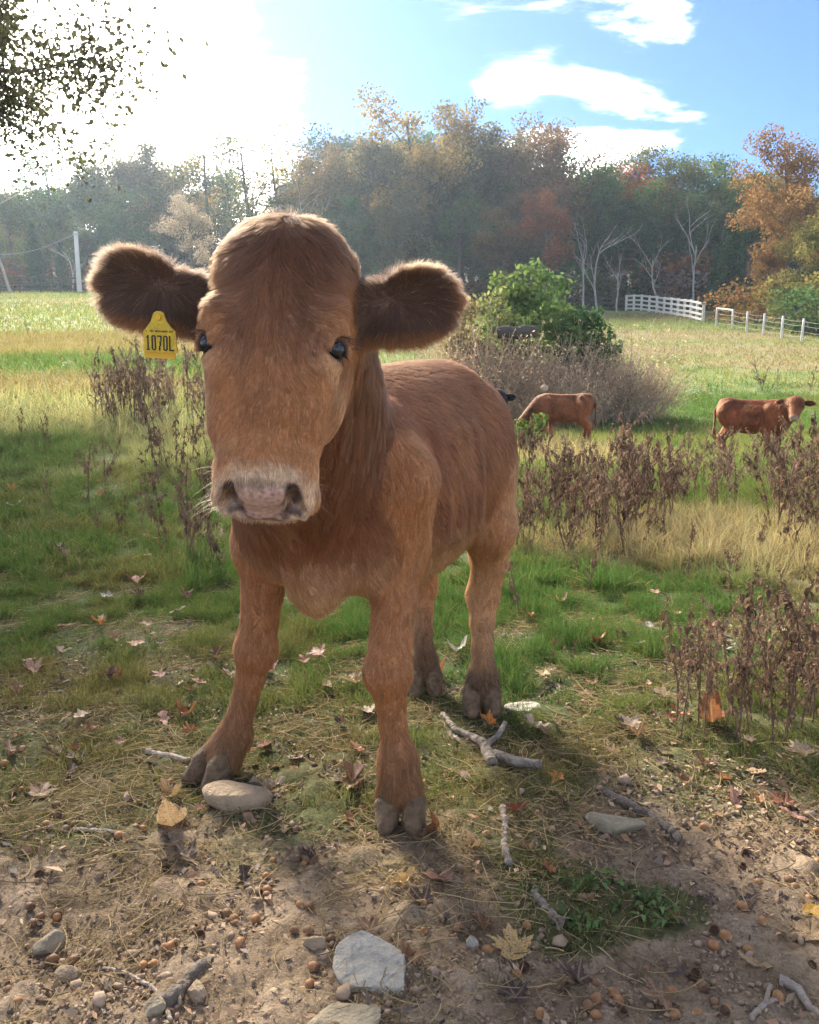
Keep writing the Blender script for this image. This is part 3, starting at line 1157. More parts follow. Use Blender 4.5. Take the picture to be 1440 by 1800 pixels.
w, h, s = .0075, .0235, .0021
z0 = -.0425
gl = {'1': [(.0028, z0, .0028 + s, z0 + h), (.001, z0, .0068, z0 + s * .8), (.0012, z0 + h - .0045, .0028, z0 + h - .0025)],
      '0': [(0, z0 + .0015, s, z0 + h - .0015), (w - s, z0 + .0015, w, z0 + h - .0015), (.0012, z0, w - .0012, z0 + s), (.0012, z0 + h - s, w - .0012, z0 + h)],
      '7': [(0, z0 + h - s, w, z0 + h), (w - s, z0 + h * .62, w, z0 + h - s), (w - s - .0016, z0 + h * .3, w - .0012, z0 + h * .62), (w - s - .0030, z0, w - .0027, z0 + h * .3)],
      'L': [(0, z0, s, z0 + h), (s, z0, w + .001, z0 + s)]}
for i, ch in enumerate('1070L'):
    obj('figure', bm_mesh('figure', strokes(gl[ch]), [M_INK]), tt, (-.0238 + i * .0103, -.0004, 0))
obj('button', bm_mesh('button', extrude([(.0048 * math.cos(a), .0048 * math.sin(a)) for a in np.linspace(0, 2 * math.pi, 16, endpoint=False)], .0025), [M_TAGB]), tt, (0, -.0026, .0095))
rr_ = []
r9 = np.random.default_rng(9)
x = -.023
while x < .0235:
    wd = r9.uniform(.0010, .0020)
    if r9.random() < .85:
        rr_ += [(x, -.0135, x + .0005, -.0112), (x, -.0117 if r9.random() < .5 else -.0135, x + wd * .8, -.0112 if r9.random() < .5 else -.0130)]
    x += wd + .0006
rr_ = [q for q in rr_ if q[3] > q[1]]
obj('small_print', bm_mesh('small_print', strokes(rr_), [M_INK]), tt, (0, -.0003, 0))
# ------------------------------------------------------------------ terrain
HOOF_XY = np.array([c[:2] for _, _, _, _, c, _ in CLAW])


def TZ(x, y, fine=True):
    x, y = np.asarray(x, float), np.asarray(y, float)
    sh = x.shape
    x, y = x.ravel(), y.ravel()
    P2 = np.column_stack([x, y])
    ratio = x / (np.maximum(y, 0) + 3.0)
    lw = 1 - sstep(-.28, .10, ratio)
    yl = np.maximum(y - 4.5, 0)
    yl = np.where(yl > 60, 60 + (yl - 60) * .25, yl)
    zl = .118 * (np.sqrt(yl ** 2 + 4) - 2)
    yr = np.maximum(y - 17.0, 0)
    yr = np.where(yr > 55, 55 + (yr - 55) * .4, yr)
    zr = -.33 * sstep(5, 12, y) + .122 * (np.sqrt(yr ** 2 + 9) - 3)
    z = zl * lw + zr * (1 - lw)
    z = z + .17 * np.clip(y - 108, 0, 110)
    z = z + .05 * fbm(P2, .35, 2, 31) * sstep(2.6, 6, y) + .10 * fbm(P2, .08, 2, 37) * sstep(8, 25, y)
    if fine:
        dh = np.min(np.hypot(x[:, None] - HOOF_XY[:, 0], y[:, None] - HOOF_XY[:, 1]), axis=1) if len(x) < 400000 else np.full(len(x), 9.0)
        nearw = sstep(9, 4, y)
        q = .016 * fbm(P2, 3.1, 3, 41) + .006 * fbm(P2, 14, 2, 43)
        z = z + q * nearw * sstep(.05, .22, dh)
    return z.reshape(sh)


def gp(px_, py_):
    """where the sight line through a pixel of the photograph meets the ground"""
    c, s = math.cos(PITCH), math.sin(PITCH)
    dx, du = (px_ - 720) / 1440.0, (900 - py_) / 1440.0
    d = np.array([dx, c + s * du, -s + c * du])
    t0_, f0 = .8, None
    ts = np.concatenate([np.linspace(.8, 8, 400), np.linspace(8, 120, 1200)])
    Q = np.array([0, 0, CAM_H]) + d * ts[:, None]
    below = Q[:, 2] < TZ(Q[:, 0], Q[:, 1])
    i = int(np.argmax(below)) if below.any() else len(ts) - 1
    return Q[i]


def dirt_mask(x, y):
    P2 = np.column_stack([x, y])
    n = fbm(P2, 1.7, 3, 51)
    n2 = fbm(P2, 6, 3, 53)
    edge = 1.70 + .30 * n + .22 * n2 + .10 * np.sin(x * 2.3)
    d = sstep(edge + .35, edge - .25, y)
    # the weedy strip of grass in the middle of the dirt, and a mossy bank at the left
    for cx, cy, rx, ry, a in GRASSY:
        d = d * (1 - a * sstep(1.15, .55, np.hypot((x - cx) / rx, (y - cy) / ry) + .25 * n2))
    # thin bare spots in the near grass
    d = np.maximum(d, .5 * sstep(.32, .55, fbm(P2, 2.6, 3, 57)) * sstep(4.5, 3.0, y))
    return d


def gpt(px_, py_):
    q = gp(px_, py_)
    return q[0], q[1]


GRASSY = []
for px_, py_, rx, ry, a in ((985, 1590, .16, .20, .8), (1130, 1600, .16, .10, .9), (900, 1470, .12, .16, .6), (60, 1300, .18, .15, .7), (600, 1440, .2, .12, .4), (1250, 1410, .22, .14, .45), (330, 1335, .16, .10, .4), (830, 1390, .2, .14, .4), (110, 1385, .14, .08, .35), (620, 1530, .14, .06, .3)):
    q = gp(px_, py_)
    GRASSY.append((q[0], q[1], rx, ry, a))

# patches of the field: (pixel of the centre, radius across, radius in depth, kind)
PATCH = []
for px_, py_, rx, ry, kind in ((1270, 940, 1.1, 1.2, 'dry'), (1150, 960, .8, .7, 'dry'), (1390, 1000, .7, .7, 'dry'), (180, 760, 2.4, 2.2, 'pale'), (40, 720, 2.5, 2.0, 'pale'),
                               (60, 675, 4.5, 1.6, 'tan'), (130, 610, 12, 4, 'tan'), (960, 790, 1.6, 1.6, 'dry'), (1050, 810, 1.5, 1.3, 'dry'),
                               (1010, 1110, .75, .75, 'lush'), (1130, 1060, .7, .6, 'lush'), (930, 1180, .35, .4, 'lush'), (790, 1080, .5, .7, 'lush'),
                               (1200, 735, 6, 2.6, 'lush2'), (1150, 700, 6, 2.5, 'lush2'), (60, 800, .9, 1.0, 'lush'), (90, 640, 6, 2.0, 'lush2'), (900, 900, .5, .9, 'lush'),
                               (1180, 590, 9, 4, 'tan'), (1300, 615, 8, 3, 'tan'), (1390, 640, 5, 3, 'tan'), (1250, 555, 9, 5, 'tan2')):
    q = gp(px_, py_)
    PATCH.append((q[0], q[1], rx, ry, kind))
PCOL = {'dry': (.34, .29, .18), 'pale': (.36, .36, .20), 'tan': (.28, .235, .13), 'lush': (.078, .145, .048), 'lush2': (.10, .185, .055), 'tan2': (.24, .19, .10)}


def grass_col(x, y):
    """colour of the sward (n,3), blade length factor"""
    P2 = np.column_stack([x, y])
    n1, n2 = fbm(P2, .55, 3, 61), fbm(P2, 2.4, 3, 63)
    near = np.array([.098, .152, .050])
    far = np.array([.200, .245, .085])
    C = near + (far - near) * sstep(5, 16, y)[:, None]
    C = lerp(C, np.array([.20, .155, .08]), sstep(-.1, .5, n2) * .55 * sstep(12, 3, y))
    C = lerp(C, np.array([.26, .21, .10]), sstep(.0, .6, n1) * .6 * sstep(8, 20, y))
    C = lerp(C, np.array([.065, .145, .035]), sstep(.1, .5, fbm(P2, 1.1, 2, 67)) * .6)
    # long shallow bands across the far field
    C = lerp(C, np.array([.26, .22, .115]), sstep(.15, .55, fbm(np.column_stack([x * .12, y * .55]), 1.0, 3, 69)) * .55 * sstep(14, 24, y))
    # the dead sward behind the dirt
    C = lerp(C, np.array([.22, .165, .085]), sstep(3.0, 2.1, y + .3 * n2) * .26)
    ln = np.ones(len(x))
    for cx, cy, rx, ry, kind in PATCH:
        w = sstep(1.2, .5, np.hypot((x - cx) / rx, (y - cy) / ry) + .35 * n2 + .2 * n1)
        C = lerp(C, np.array(PCOL[kind]), w * .85)
        if kind in ('dry', 'pale'):
            ln = ln + w * .35
        if kind == 'lush':
            ln = ln + w * .12
    return C, ln


# ground sheet: rows get wider apart with distance
rows = [-12, -6, -3, -1, 0, .4, .7]
y_ = .7
while y_ < 215:
    y_ *= 1.0085 if y_ < 6 else (1.014 if y_ < 30 else 1.03)
    rows.append(y_)
rows = np.array(rows)
u_ = np.linspace(-1, 1, 641)
u_ = np.sign(u_) * (.55 * np.abs(u_) + .45 * np.abs(u_) ** 3)
XX = u_[None, :] * (1.25 * np.maximum(rows, 0)[:, None] + 2.2)
YY = np.repeat(rows[:, None], len(u_), 1)
gx, gy = XX.ravel(), YY.ravel()
gz = np.concatenate([TZ(a, b) for a, b in zip(np.array_split(gx, 6), np.array_split(gy, 6))])
dm = dirt_mask(gx, gy)
# crumbly relief of bare soil
P2 = np.column_stack([gx, gy])
nearw = sstep(3.2, 2.0, gy) * sstep(0, .6, gy)
cr = fbm(P2, 30, 3, 71)
lump = np.maximum(fbm(P2, 11, 3, 73), 0)
dh = np.full(len(gx), 9.0)
m = (gy > .5) & (gy < 3.2)
dh[m] = np.min(np.hypot(gx[m][:, None] - HOOF_XY[:, 0], gy[m][:, None] - HOOF_XY[:, 1]), axis=1)
gz = gz + nearw * sstep(.03, .12, dh) * (.0065 * cr + .004 * fbm(P2, 75, 2, 75) + .020 * lump * lump * 2)
nu = len(u_)
ii = (np.arange(len(rows) - 1)[:, None] * nu + np.arange(nu - 1)[None, :]).ravel()
GF = np.column_stack([ii, ii + 1, ii + nu + 1, ii + nu])
gc, _ = grass_col(gx, gy)
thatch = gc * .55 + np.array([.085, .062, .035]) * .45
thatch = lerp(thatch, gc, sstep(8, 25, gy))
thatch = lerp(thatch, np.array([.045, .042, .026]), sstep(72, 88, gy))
m_, nt, out = new_mat('ground')
b = N(nt, 'ShaderNodeBsdfPrincipled')
b.inputs['Roughness'].default_value = .95
b.inputs['Specular IOR Level'].default_value = .1
ac = N(nt, 'ShaderNodeAttribute', attribute_name='col')
ad = N(nt, 'ShaderNodeAttribute', attribute_name='dirt')
tcn = N(nt, 'ShaderNodeTexCoord')


def tex(sc_, det=6, rough=.6, dist=0.0):
    n = N(nt, 'ShaderNodeTexNoise')
    n.inputs['Scale'].default_value = sc_
    n.inputs['Detail'].default_value = det
    n.inputs['Roughness'].default_value = rough
    n.inputs['Distortion'].default_value = dist
    L(nt, tcn, 'Object', n, 0)
    return n


t1, t2, t3 = tex(7), tex(55, 6, .7), tex(240, 3, .6)
r1 = ramp(nt, [(.30, (.155, .110, .068)), (.50, (.27, .200, .130)), (.72, (.36, .28, .195))])
L(nt, t1, 0, r1, 0)
r2 = ramp(nt, [(.28, (.42, .39, .36)), (.52, (1, 1, 1)), (.75, (1.22, 1.2, 1.15))])
L(nt, t2, 0, r2, 0)
dcol = mixrgb(nt, .85, r1.outputs[0], r2.outputs[0], 'MULTIPLY')
r3 = ramp(nt, [(.35, (.62, .6, .58)), (.65, (1.15, 1.15, 1.15))])
L(nt, t3, 0, r3, 0)
dcol = mixrgb(nt, .7, dcol, r3.outputs[0], 'MULTIPLY')
r4 = ramp(nt, [(.3, (.5, .5, .5)), (.7, (1.3, 1.3, 1.3))])
L(nt, t2, 0, r4, 0)
t5 = tex(3.2, 8, .7)
r5_ = ramp(nt, [(.3, (.62, .62, .62)), (.7, (1.28, 1.28, 1.25))])
L(nt, t5, 0, r5_, 0)
gcol = mixrgb(nt, .8, ac.outputs['Color'], r4.outputs[0], 'MULTIPLY')
gcol = mixrgb(nt, .8, gcol, r5_.outputs[0], 'MULTIPLY')
fac = math_n(nt, 'MULTIPLY_ADD', t2.outputs[0], .8, -.4)
fac = math_n(nt, 'ADD', ad.outputs['Fac'], fac)
fr = ramp(nt, [(.3, (0, 0, 0)), (.7, (1, 1, 1))])
nt.links.new(fac, fr.inputs[0])
nt.links.new(mixrgb(nt, fr.outputs[0], gcol, dcol), b.inputs['Base Color'])
hb = math_n(nt, 'MULTIPLY_ADD', t3.outputs[0], .35, t2.outputs[0])
bp = N(nt, 'ShaderNodeBump')
bp.inputs['Strength'].default_value = .8
bp.inputs['Distance'].default_value = .009
nt.links.new(hb, bp.inputs['Height'])
L(nt, bp, 0, b, 'Normal')
L(nt, b, 0, out, 0)
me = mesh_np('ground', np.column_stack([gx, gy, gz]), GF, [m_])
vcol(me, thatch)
da = me.attributes.new('dirt', 'FLOAT', 'POINT')
da.data.foreach_set('value', dm.astype(np.float32))
tag(obj('ground', me), 'sloping pasture with bare dirt in front and grass beyond', kind='structure')


def gz_at(x, y):
    """height of the sheet incl. crumbs is close to TZ"""
    return TZ(x, y)


# ------------------------------------------------------------------ grass
def blade_mat(name, trans=.35):
    m, nt, out = new_mat(name)
    at = N(nt, 'ShaderNodeAttribute', attribute_name='col')
    d = N(nt, 'ShaderNodeBsdfDiffuse')
    t = N(nt, 'ShaderNodeBsdfTranslucent')
    L(nt, at, 'Color', d, 0)
    g = mixrgb(nt, 1.0, at.outputs['Color'], (1.25, 1.25, .8), 'MULTIPLY')
    nt.links.new(g, t.inputs[0])
    mx = N(nt, 'ShaderNodeMixShader')
    mx.inputs[0].default_value = trans + .05
    L(nt, d, 0, mx, 1)
    L(nt, t, 0, mx, 2)
    L(nt, mx, 0, out, 0)
    return m


M_GRASS = blade_mat('grass_blade')
M_STRAW = blade_mat('straw', .2)
TANMAX = .66


def fan(n, y0, y1, r, p=2.0):
    """uniform points in the wedge the photograph shows (a little wider)"""
    y = (r.random(n) * (y1 ** p - y0 ** p) + y0 ** p) ** (1 / p)
    x = r.uniform(-1, 1, n) * (y * TANMAX + .35)
    return x, y


def blades(name, n, y0, y1, len_, wid, r, p=2.0, keep=None, lean=.5):
    x, y = fan(n, y0, y1, r, p)
    d = dirt_mask(x, y)
    P2 = np.column_stack([x, y])
    tuft = fbm(P2, 9, 2, 81)
    pr = (1 - d) ** 1.3 * np.clip(.62 + 1.1 * tuft, .08, 1)
    if keep is not None:
        pr = pr * keep(x, y)
    dhf = np.min(np.hypot(x[:, None] - HOOF_XY[:, 0], y[:, None] - HOOF_XY[:, 1]), axis=1)
    pr = np.where(dhf < .045, 0, pr)
    k = r.random(n) < pr
    x, y, tuft, d = x[k], y[k], tuft[k], d[k]
    n = len(x)
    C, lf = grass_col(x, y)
    z = TZ(x, y)
    ln = len_ * lf * r.uniform(.45, 1.25, n) * np.clip(1 + .9 * tuft, .45, 1.7) * (1 - .55 * d)
    ln = ln * (.55 + .45 * sstep(2.0, 2.9, y))
    az = r.uniform(0, 2 * math.pi, n) + 1.2 * vnoise(np.column_stack([x, y]), 5, 83)
    le = np.clip(r.normal(lean, .28, n), .02, 1.25)
    dead = r.random(n) < .14
    le = np.where(dead, le + .35, le)
    dirx, diry = np.cos(az), np.sin(az)
    s = np.linspace(0, 1, 4)[None, :]
    up = np.cos(le)[:, None] * s - .30 * np.sin(le)[:, None] * s ** 2
    ou = np.sin(le)[:, None] * (.35 * s + .75 * s * s)
    Pp = np.stack([x[:, None] + ln[:, None] * ou * dirx[:, None], y[:, None] + ln[:, None] * ou * diry[:, None],
                   z[:, None] - .004 + ln[:, None] * np.maximum(up, .0)], -1)
    R = np.array([1, .9, .65, .15])[None, :] * (wid * r.uniform(.6, 1.25, n))[:, None]
    C = C * r.uniform(.6, 1.35, n)[:, None]
    C = np.where(dead[:, None], np.array([.30, .23, .12]) * r.uniform(.5, 1.2, n)[:, None], C)
    C[:, 0] *= r.uniform(.85, 1.2, n)
    return Pp, R, np.clip(C, .01, .8)


rg_ = np.random.default_rng(11)
A = [blades('a', int(NGRASS * 1.5), 1.05, 4.2, .050, .00080, rg_),
     blades('b', int(NGRASS * 1.3), 3.6, 9.5, .085, .0015, rg_),
     blades('c', int(NGRASS * .9), 8.5, 24, .14, .0042, rg_, 1.7),
     blades('d', int(NGRASS * .5), 22, 66, .16, .012, rg_, 1.5)]
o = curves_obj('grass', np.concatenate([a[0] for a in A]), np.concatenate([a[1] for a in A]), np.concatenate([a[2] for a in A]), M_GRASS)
tag(o, 'green and straw coloured pasture grass', 'grass', kind='stuff')

# dead stems and straw lying on the soil
def straw(n, y0, y1, r, lm):
    x, y = fan(n, y0, y1, r)
    P2 = np.column_stack([x, y])
    k = r.random(n) < np.clip(.32 + 1.2 * fbm(P2, 3.5, 3, 91) + .25 * sstep(1.3, 1.7, y) - .35 * sstep(1.9, 2.5, y), .05, 1)
    x, y = x[k], y[k]
    n = len(x)
    az = r.uniform(0, 2 * math.pi, n)
    ln = lm * r.gamma(2.0, .5, n)
    s = np.linspace(-.5, .5, 5)[None, :]
    bend = r.normal(0, .5, n)[:, None]
    X = x[:, None] + ln[:, None] * (s * np.cos(az)[:, None] - bend * s * s * np.sin(az)[:, None])
    Y = y[:, None] + ln[:, None] * (s * np.sin(az)[:, None] + bend * s * s * np.cos(az)[:, None])
    Z = TZ(X.ravel(), Y.ravel()).reshape(X.shape) + .004 + np.abs(r.normal(0, .006, n))[:, None] + ln[:, None] * r.normal(.0, .10, n)[:, None] * np.maximum(s, 0)
    R = np.full(X.shape, 1.0) * (r.uniform(.0003, .0010, n))[:, None]
    base = np.array([.34, .26, .15])
    C = base * r.uniform(.35, 1.35, n)[:, None]
    return np.stack([X, Y, Z], -1), R, np.clip(C, .02, .8)


a = straw(int(NSTRAW), 1.0, 4.0, rg_, .06)
tag(curves_obj('straw', *a, M_STRAW), 'dry stems and straw scattered on the dirt', 'straw', kind='stuff')

# crumbs of soil and tiny stones
ico = []
bm_ = bmesh.new()
bmesh.ops.create_icosphere(bm_, subdivisions=1, radius=1)
IV = np.array([v.co for v in bm_.verts])
IF = np.array([[v.index for v in f.verts] for f in bm_.faces])
bm_.free()
n = NCRUMB
x, y = fan(n, 1.0, 2.9, rg_)
k = rg_.random(n) < np.clip(dirt_mask(x, y) * (.35 + 1.1 * fbm(np.column_stack([x, y]), 4.5, 3, 97)), .02, 1)
x, y = x[k], y[k]
n = len(x)
rad_ = .0014 * rg_.gamma(1.4, .8, n) + .0008
z = TZ(x, y) + rad_ * .3 + .001
rot = rg_.normal(0, 1, (n, 3, 3))
jit = 1 + .35 * rg_.normal(0, 1, (n, len(IV), 1))
V = (IV[None] * np.clip(jit, .4, 1.6)) * (rad_[:, None, None] * rg_.uniform(.6, 1.3, (n, 1, 3))) + np.stack([x, y, z], -1)[:, None, :]
F = (IF[None] + (np.arange(n) * len(IV))[:, None, None]).reshape(-1, 3)
M_SOIL = simple_mat('soil_crumb', (.26, .185, .125), rough=.95, noise=(22, (.40, .30, .21)), spec=.1)
# chips of dead leaf, bark and stem
n = int(NCRUMB * 1.1)
xc, yc = fan(n, 1.0, 3.2, rg_)
k = rg_.random(n) < np.clip(.30 + .8 * fbm(np.column_stack([xc, yc]), 3.2, 3, 99), .05, .8)
xc, yc = xc[k], yc[k]
n = len(xc)
s_ = .0036 * rg_.gamma(1.8, .6, n) + .0015
nr_ = unit(rg_.normal(0, .38, (n, 3)) + [0, 0, 1])
u__ = unit(np.cross(nr_, rg_.normal(0, 1, (n, 3))))
v__ = np.cross(nr_, u__) * rg_.uniform(.12, .6, n)[:, None]
c__ = np.stack([xc, yc, TZ(xc, yc) + .0035 + s_ * .25], -1)
CV_ = np.stack([c__ + u__ * s_[:, None], c__ + v__ * s_[:, None] + nr_ * (s_ * .25)[:, None], c__ - u__ * s_[:, None] * .8, c__ - v__ * s_[:, None]], 1).reshape(-1, 3)
m_, nt, out = new_mat('leaf_chip')
b = N(nt, 'ShaderNodeBsdfPrincipled')
b.inputs['Roughness'].default_value = .8
L(nt, N(nt, 'ShaderNodeAttribute', attribute_name='col'), 'Color', b, 'Base Color')
L(nt, b, 0, out, 0)
pal = np.array([(.24, .15, .085), (.15, .09, .055), (.36, .25, .15), (.085, .058, .042), (.30, .17, .09), (.20, .15, .11)])
cc = pal[rg_.integers(0, 6, n)] * rg_.uniform(.6, 1.25, (n, 1))
me = mesh_np('leaf_chips', CV_, np.arange(n * 4).reshape(-1, 4), [m_], smooth=False)
vcol(me, np.repeat(cc, 4, 0))
tag(obj('leaf_chips', me), 'broken bits of dead leaf and bark on the dirt', 'leaf litter', kind='stuff')
tag(obj('soil_crumbs', mesh_np('soil_crumbs', V.reshape(-1, 3), F, [M_SOIL], smooth=False)), 'crumbs of dry soil and grit on the bare dirt', 'soil', kind='stuff')
# ------------------------------------------------------------------ trees
def tube(path, radii, sides=6):
    path = np.asarray(path, float)
    radii = np.asarray(radii, float)
    n = len(path)
    t = unit(np.gradient(path, axis=0))
    ref = np.where(np.abs(t[:, 2:3]) > .9, np.array([[1.0, 0, 0]]), np.array([[0, 0, 1.0]]))
    u = unit(np.cross(t, ref))
    for i in range(1, n):                       # keep the ring from twisting
        u[i] = unit(u[i - 1] - (u[i - 1] @ t[i]) * t[i])
    v = np.cross(t, u)
    a = np.arange(sides) / sides * 2 * math.pi
    V = (path[:, None] + radii[:, None, None] * (u[:, None] * np.cos(a)[None, :, None] + v[:, None] * np.sin(a)[None, :, None])).reshape(-1, 3)
    i, j = np.meshgrid(np.arange(n - 1), np.arange(sides), indexing='ij')
    F = np.stack([i * sides + j, i * sides + (j + 1) % sides, (i + 1) * sides + (j + 1) % sides, (i + 1) * sides + j], -1).reshape(-1, 4)
    return V, F


def merge(parts):
    V, F, o = [], [], 0
    for v, f in parts:
        V.append(v)
        F.append(f + o)
        o += len(v)
    return np.concatenate(V), np.concatenate(F)


def leaves(c, size, r, up=.35, aspect=.62, fold=.0):
    """one bent leaf (two quads as a diamond pair) or plain diamond per centre"""
    n = len(c)
    nrm = unit(r.normal(0, 1, (n, 3)) + np.array([0, 0, up]))
    u = unit(np.cross(nrm, r.normal(0, 1, (n, 3))))
    v = np.cross(nrm, u)
    s = (size * r.uniform(.55, 1.3, n))[:, None]
    V = np.stack([c + u * s * .5, c + v * s * aspect * .5 + nrm * s * fold, c - u * s * .5, c - v * s * aspect * .5 + nrm * s * fold], 1).reshape(-1, 3)
    F = np.arange(n * 4).reshape(-1, 4)
    return V, F


def foliage_mat(name, trans=.42, second=(.24, .14, .055), amount=.24, nscale=.35):
    """leaf colour comes from the object's own colour, broken up by clumps of a second colour"""
    m, nt, out = new_mat(name)
    oi = N(nt, 'ShaderNodeObjectInfo')
    at = N(nt, 'ShaderNodeAttribute', attribute_name='v')
    tcn = N(nt, 'ShaderNodeTexCoord')
    n = N(nt, 'ShaderNodeTexNoise')
    n.inputs['Scale'].default_value = nscale
    n.inputs['Detail'].default_value = 3
    vadd = N(nt, 'ShaderNodeVectorMath', operation='ADD')
    L(nt, tcn, 'Object', vadd, 0)
    nt.links.new(oi.outputs['Location'], vadd.inputs[1])
    L(nt, vadd, 0, n, 0)
    r = ramp(nt, [(.45, (0, 0, 0)), (.62, (1, 1, 1))])
    L(nt, n, 0, r, 0)
    f = math_n(nt, 'MULTIPLY', r.outputs[0], amount)
    c = mixrgb(nt, f, oi.outputs['Color'], second)
    k = math_n(nt, 'MULTIPLY_ADD', at.outputs['Fac'], .9, .55)
    sc = N(nt, 'ShaderNodeVectorMath', operation='SCALE')
    nt.links.new(c, sc.inputs[0])
    nt.links.new(k, sc.inputs['Scale'])
    d = N(nt, 'ShaderNodeBsdfDiffuse')
    t = N(nt, 'ShaderNodeBsdfTranslucent')
    L(nt, sc, 0, d, 0)
    L(nt, sc, 0, t, 0)
    mx = N(nt, 'ShaderNodeMixShader')
    mx.inputs[0].default_value = trans
    L(nt, d, 0, mx, 1)
    L(nt, t, 0, mx, 2)
    L(nt, mx, 0, out, 0)
    return m


M_LEAF = foliage_mat('autumn_leaf')
M_LEAF_G = foliage_mat('green_leaf', .40, (.13, .14, .04), .5, .5)
M_NEEDLE = foliage_mat('needle', .12, (.04, .07, .03), .5, .4)
M_BARK = simple_mat('bark', (.085, .068, .052), rough=.95, noise=(3, (.16, .13, .10)), spec=.1)
M_BARK_PALE = simple_mat('pale_bark', (.25, .23, .20), rough=.9, noise=(2.2, (.40, .375, .335)), spec=.1)
M_BRUSH = simple_mat('dry_twig', (.36, .26, .18), rough=.95, noise=(4, (.55, .43, .31)), spec=.1)


def limb_path(p0, d, ln, r, k=6, up=.25, wob=.12):
    p, q = [np.array(p0, float)], unit(d)
    for i in range(k):
        q = unit(q + np.array([0, 0, up / k]) + r.normal(0, wob, 3))
        p.append(p[-1] + q * ln / k)
    return np.array(p)


def skeleton(H, R, r, nl=9, trunk_r=None, lean=0.0):
    """trunk and limbs of a broad-leaved tree -> tubes, and the points its leaf clumps sit on"""
    tr = trunk_r or H * .018
    tp = limb_path((0, 0, -.3), (lean, r.normal(0, .03), 1), H * .82, r, 8, .0, .05)
    T = [tube(tp, np.linspace(tr, tr * .25, len(tp)), 7)]
    pts = [tp[-1], tp[-2]]
    for i in range(nl):
        f = r.uniform(.32, .92)
        p0 = tp[int(f * 8)] * (1 - (f * 8) % 1) + tp[min(int(f * 8) + 1, 8)] * ((f * 8) % 1)
        a = i * 2.4 + r.uniform(-.5, .5)
        ln = R * r.uniform(.7, 1.15) * (1.15 - .6 * abs(f - .45))
        lp = limb_path(p0, (math.cos(a), math.sin(a), r.uniform(.25, .9)), ln, r, 5, .35, .14)
        rr = tr * (1 - f * .75) * .5
        T.append(tube(lp, np.linspace(rr, rr * .2, len(lp)), 5))
        pts += [lp[-1], lp[-2], lp[-3]]
        for j in range(2):
            b = limb_path(lp[2 + j], unit(r.normal(0, 1, 3) + [0, 0, .5]), ln * .5, r, 4, .3, .2)
            T.append(tube(b, np.linspace(rr * .45, rr * .1, len(b)), 4))
            pts += [b[-1], b[-2]]
    return T, np.array(pts)


def crown(pts, per, spread, size, r, up=.3, flat=.75):
    m = len(pts)
    cr = spread * r.uniform(.6, 1.25, m)
    n = (per * cr ** 2 / spread ** 2).astype(int)
    c = np.repeat(pts, n, 0)
    q = unit(r.normal(0, 1, (len(c), 3))) * (r.random(len(c)) ** .45)[:, None]
    c = c + q * np.repeat(cr, n)[:, None] * np.array([1, 1, flat])
    V, F = leaves(c, size, r, up)
    cv = np.repeat(r.uniform(0, .55, m), n) + r.uniform(0, .45, len(c))
    return V, F, np.repeat(cv, 4)


def leaf_mesh(name, V, F, v, mat):
    me = mesh_np(name, V, F, [mat], smooth=False)
    a = me.attributes.new('v', 'FLOAT', 'POINT')
    a.data.foreach_set('value', v.astype(np.float32))
    return me


class Kind:
    """a tree kind: shared trunk and crown meshes"""
    def __init__(s, name, trunk, crown_, H, trunk_mat=None):
        s.name, s.trunk, s.crown, s.H = name, trunk, crown_, H


KINDS = {}
rt = np.random.default_rng(21)
for i in range(6):
    H = 20
    R = [6.0, 5.0, 6.8, 5.4, 4.6, 6.2][i]
    T, pts = skeleton(H, R, rt, [14, 13, 16, 13, 12, 15][i])
    V, F = merge(T)
    cV, cF, cv = crown(pts, [150, 125, 160, 105, 135, 95][i], 1.5, .31, rt)
    KINDS['broad%d' % i] = ('broadleaf_tree', mesh_np('trunk', V, F, [M_BARK]), leaf_mesh('crown', cV, cF, cv, M_LEAF), cV[:, 2].max())
for i in range(2):                     # thin crowns: sky shows through
    T, pts = skeleton(18, 5, rt, 12)
    for q in range(26):
        p0 = pts[rt.integers(len(pts))]
        b_ = limb_path(p0, unit(rt.normal(0, 1, 3) + [0, 0, .8]), 2.2, rt, 4, .2, .2)
        T.append(tube(b_, np.linspace(.035, .012, 5), 4))
    V, F = merge(T)
    cV, cF, cv = crown(pts, 20, 1.7, .34, rt)
    KINDS['thin%d' % i] = ('thin_tree', mesh_np('trunk', V, F, [M_BARK]), leaf_mesh('crown', cV, cF, cv, M_LEAF), cV[:, 2].max())


def bare_tree(H, r, levels=3, lean=0.0, spread=.55):
    T = []

    def go(p, d, ln, rad_, lv):
        q = limb_path(p, d, ln, r, 6, .12, .09)
        T.append(tube(q, np.linspace(rad_, rad_ * .45, len(q)), 6 if lv == levels else 4))
        if lv == 0:
            return
        for k in range(4 if lv == levels else 3):
            i = r.integers(2, 7)
            dd = unit(q[i] - q[i - 1]) + r.normal(0, spread, 3) * [1, 1, .5] + [0, 0, .25]
            go(q[i], unit(dd), ln * r.uniform(.45, .65), rad_ * .45, lv - 1)
    go(np.array([0, 0, -.2]), np.array([lean, 0, 1.0]), H * .62, H * .014, levels)
    V, F = merge(T)
    return V, F


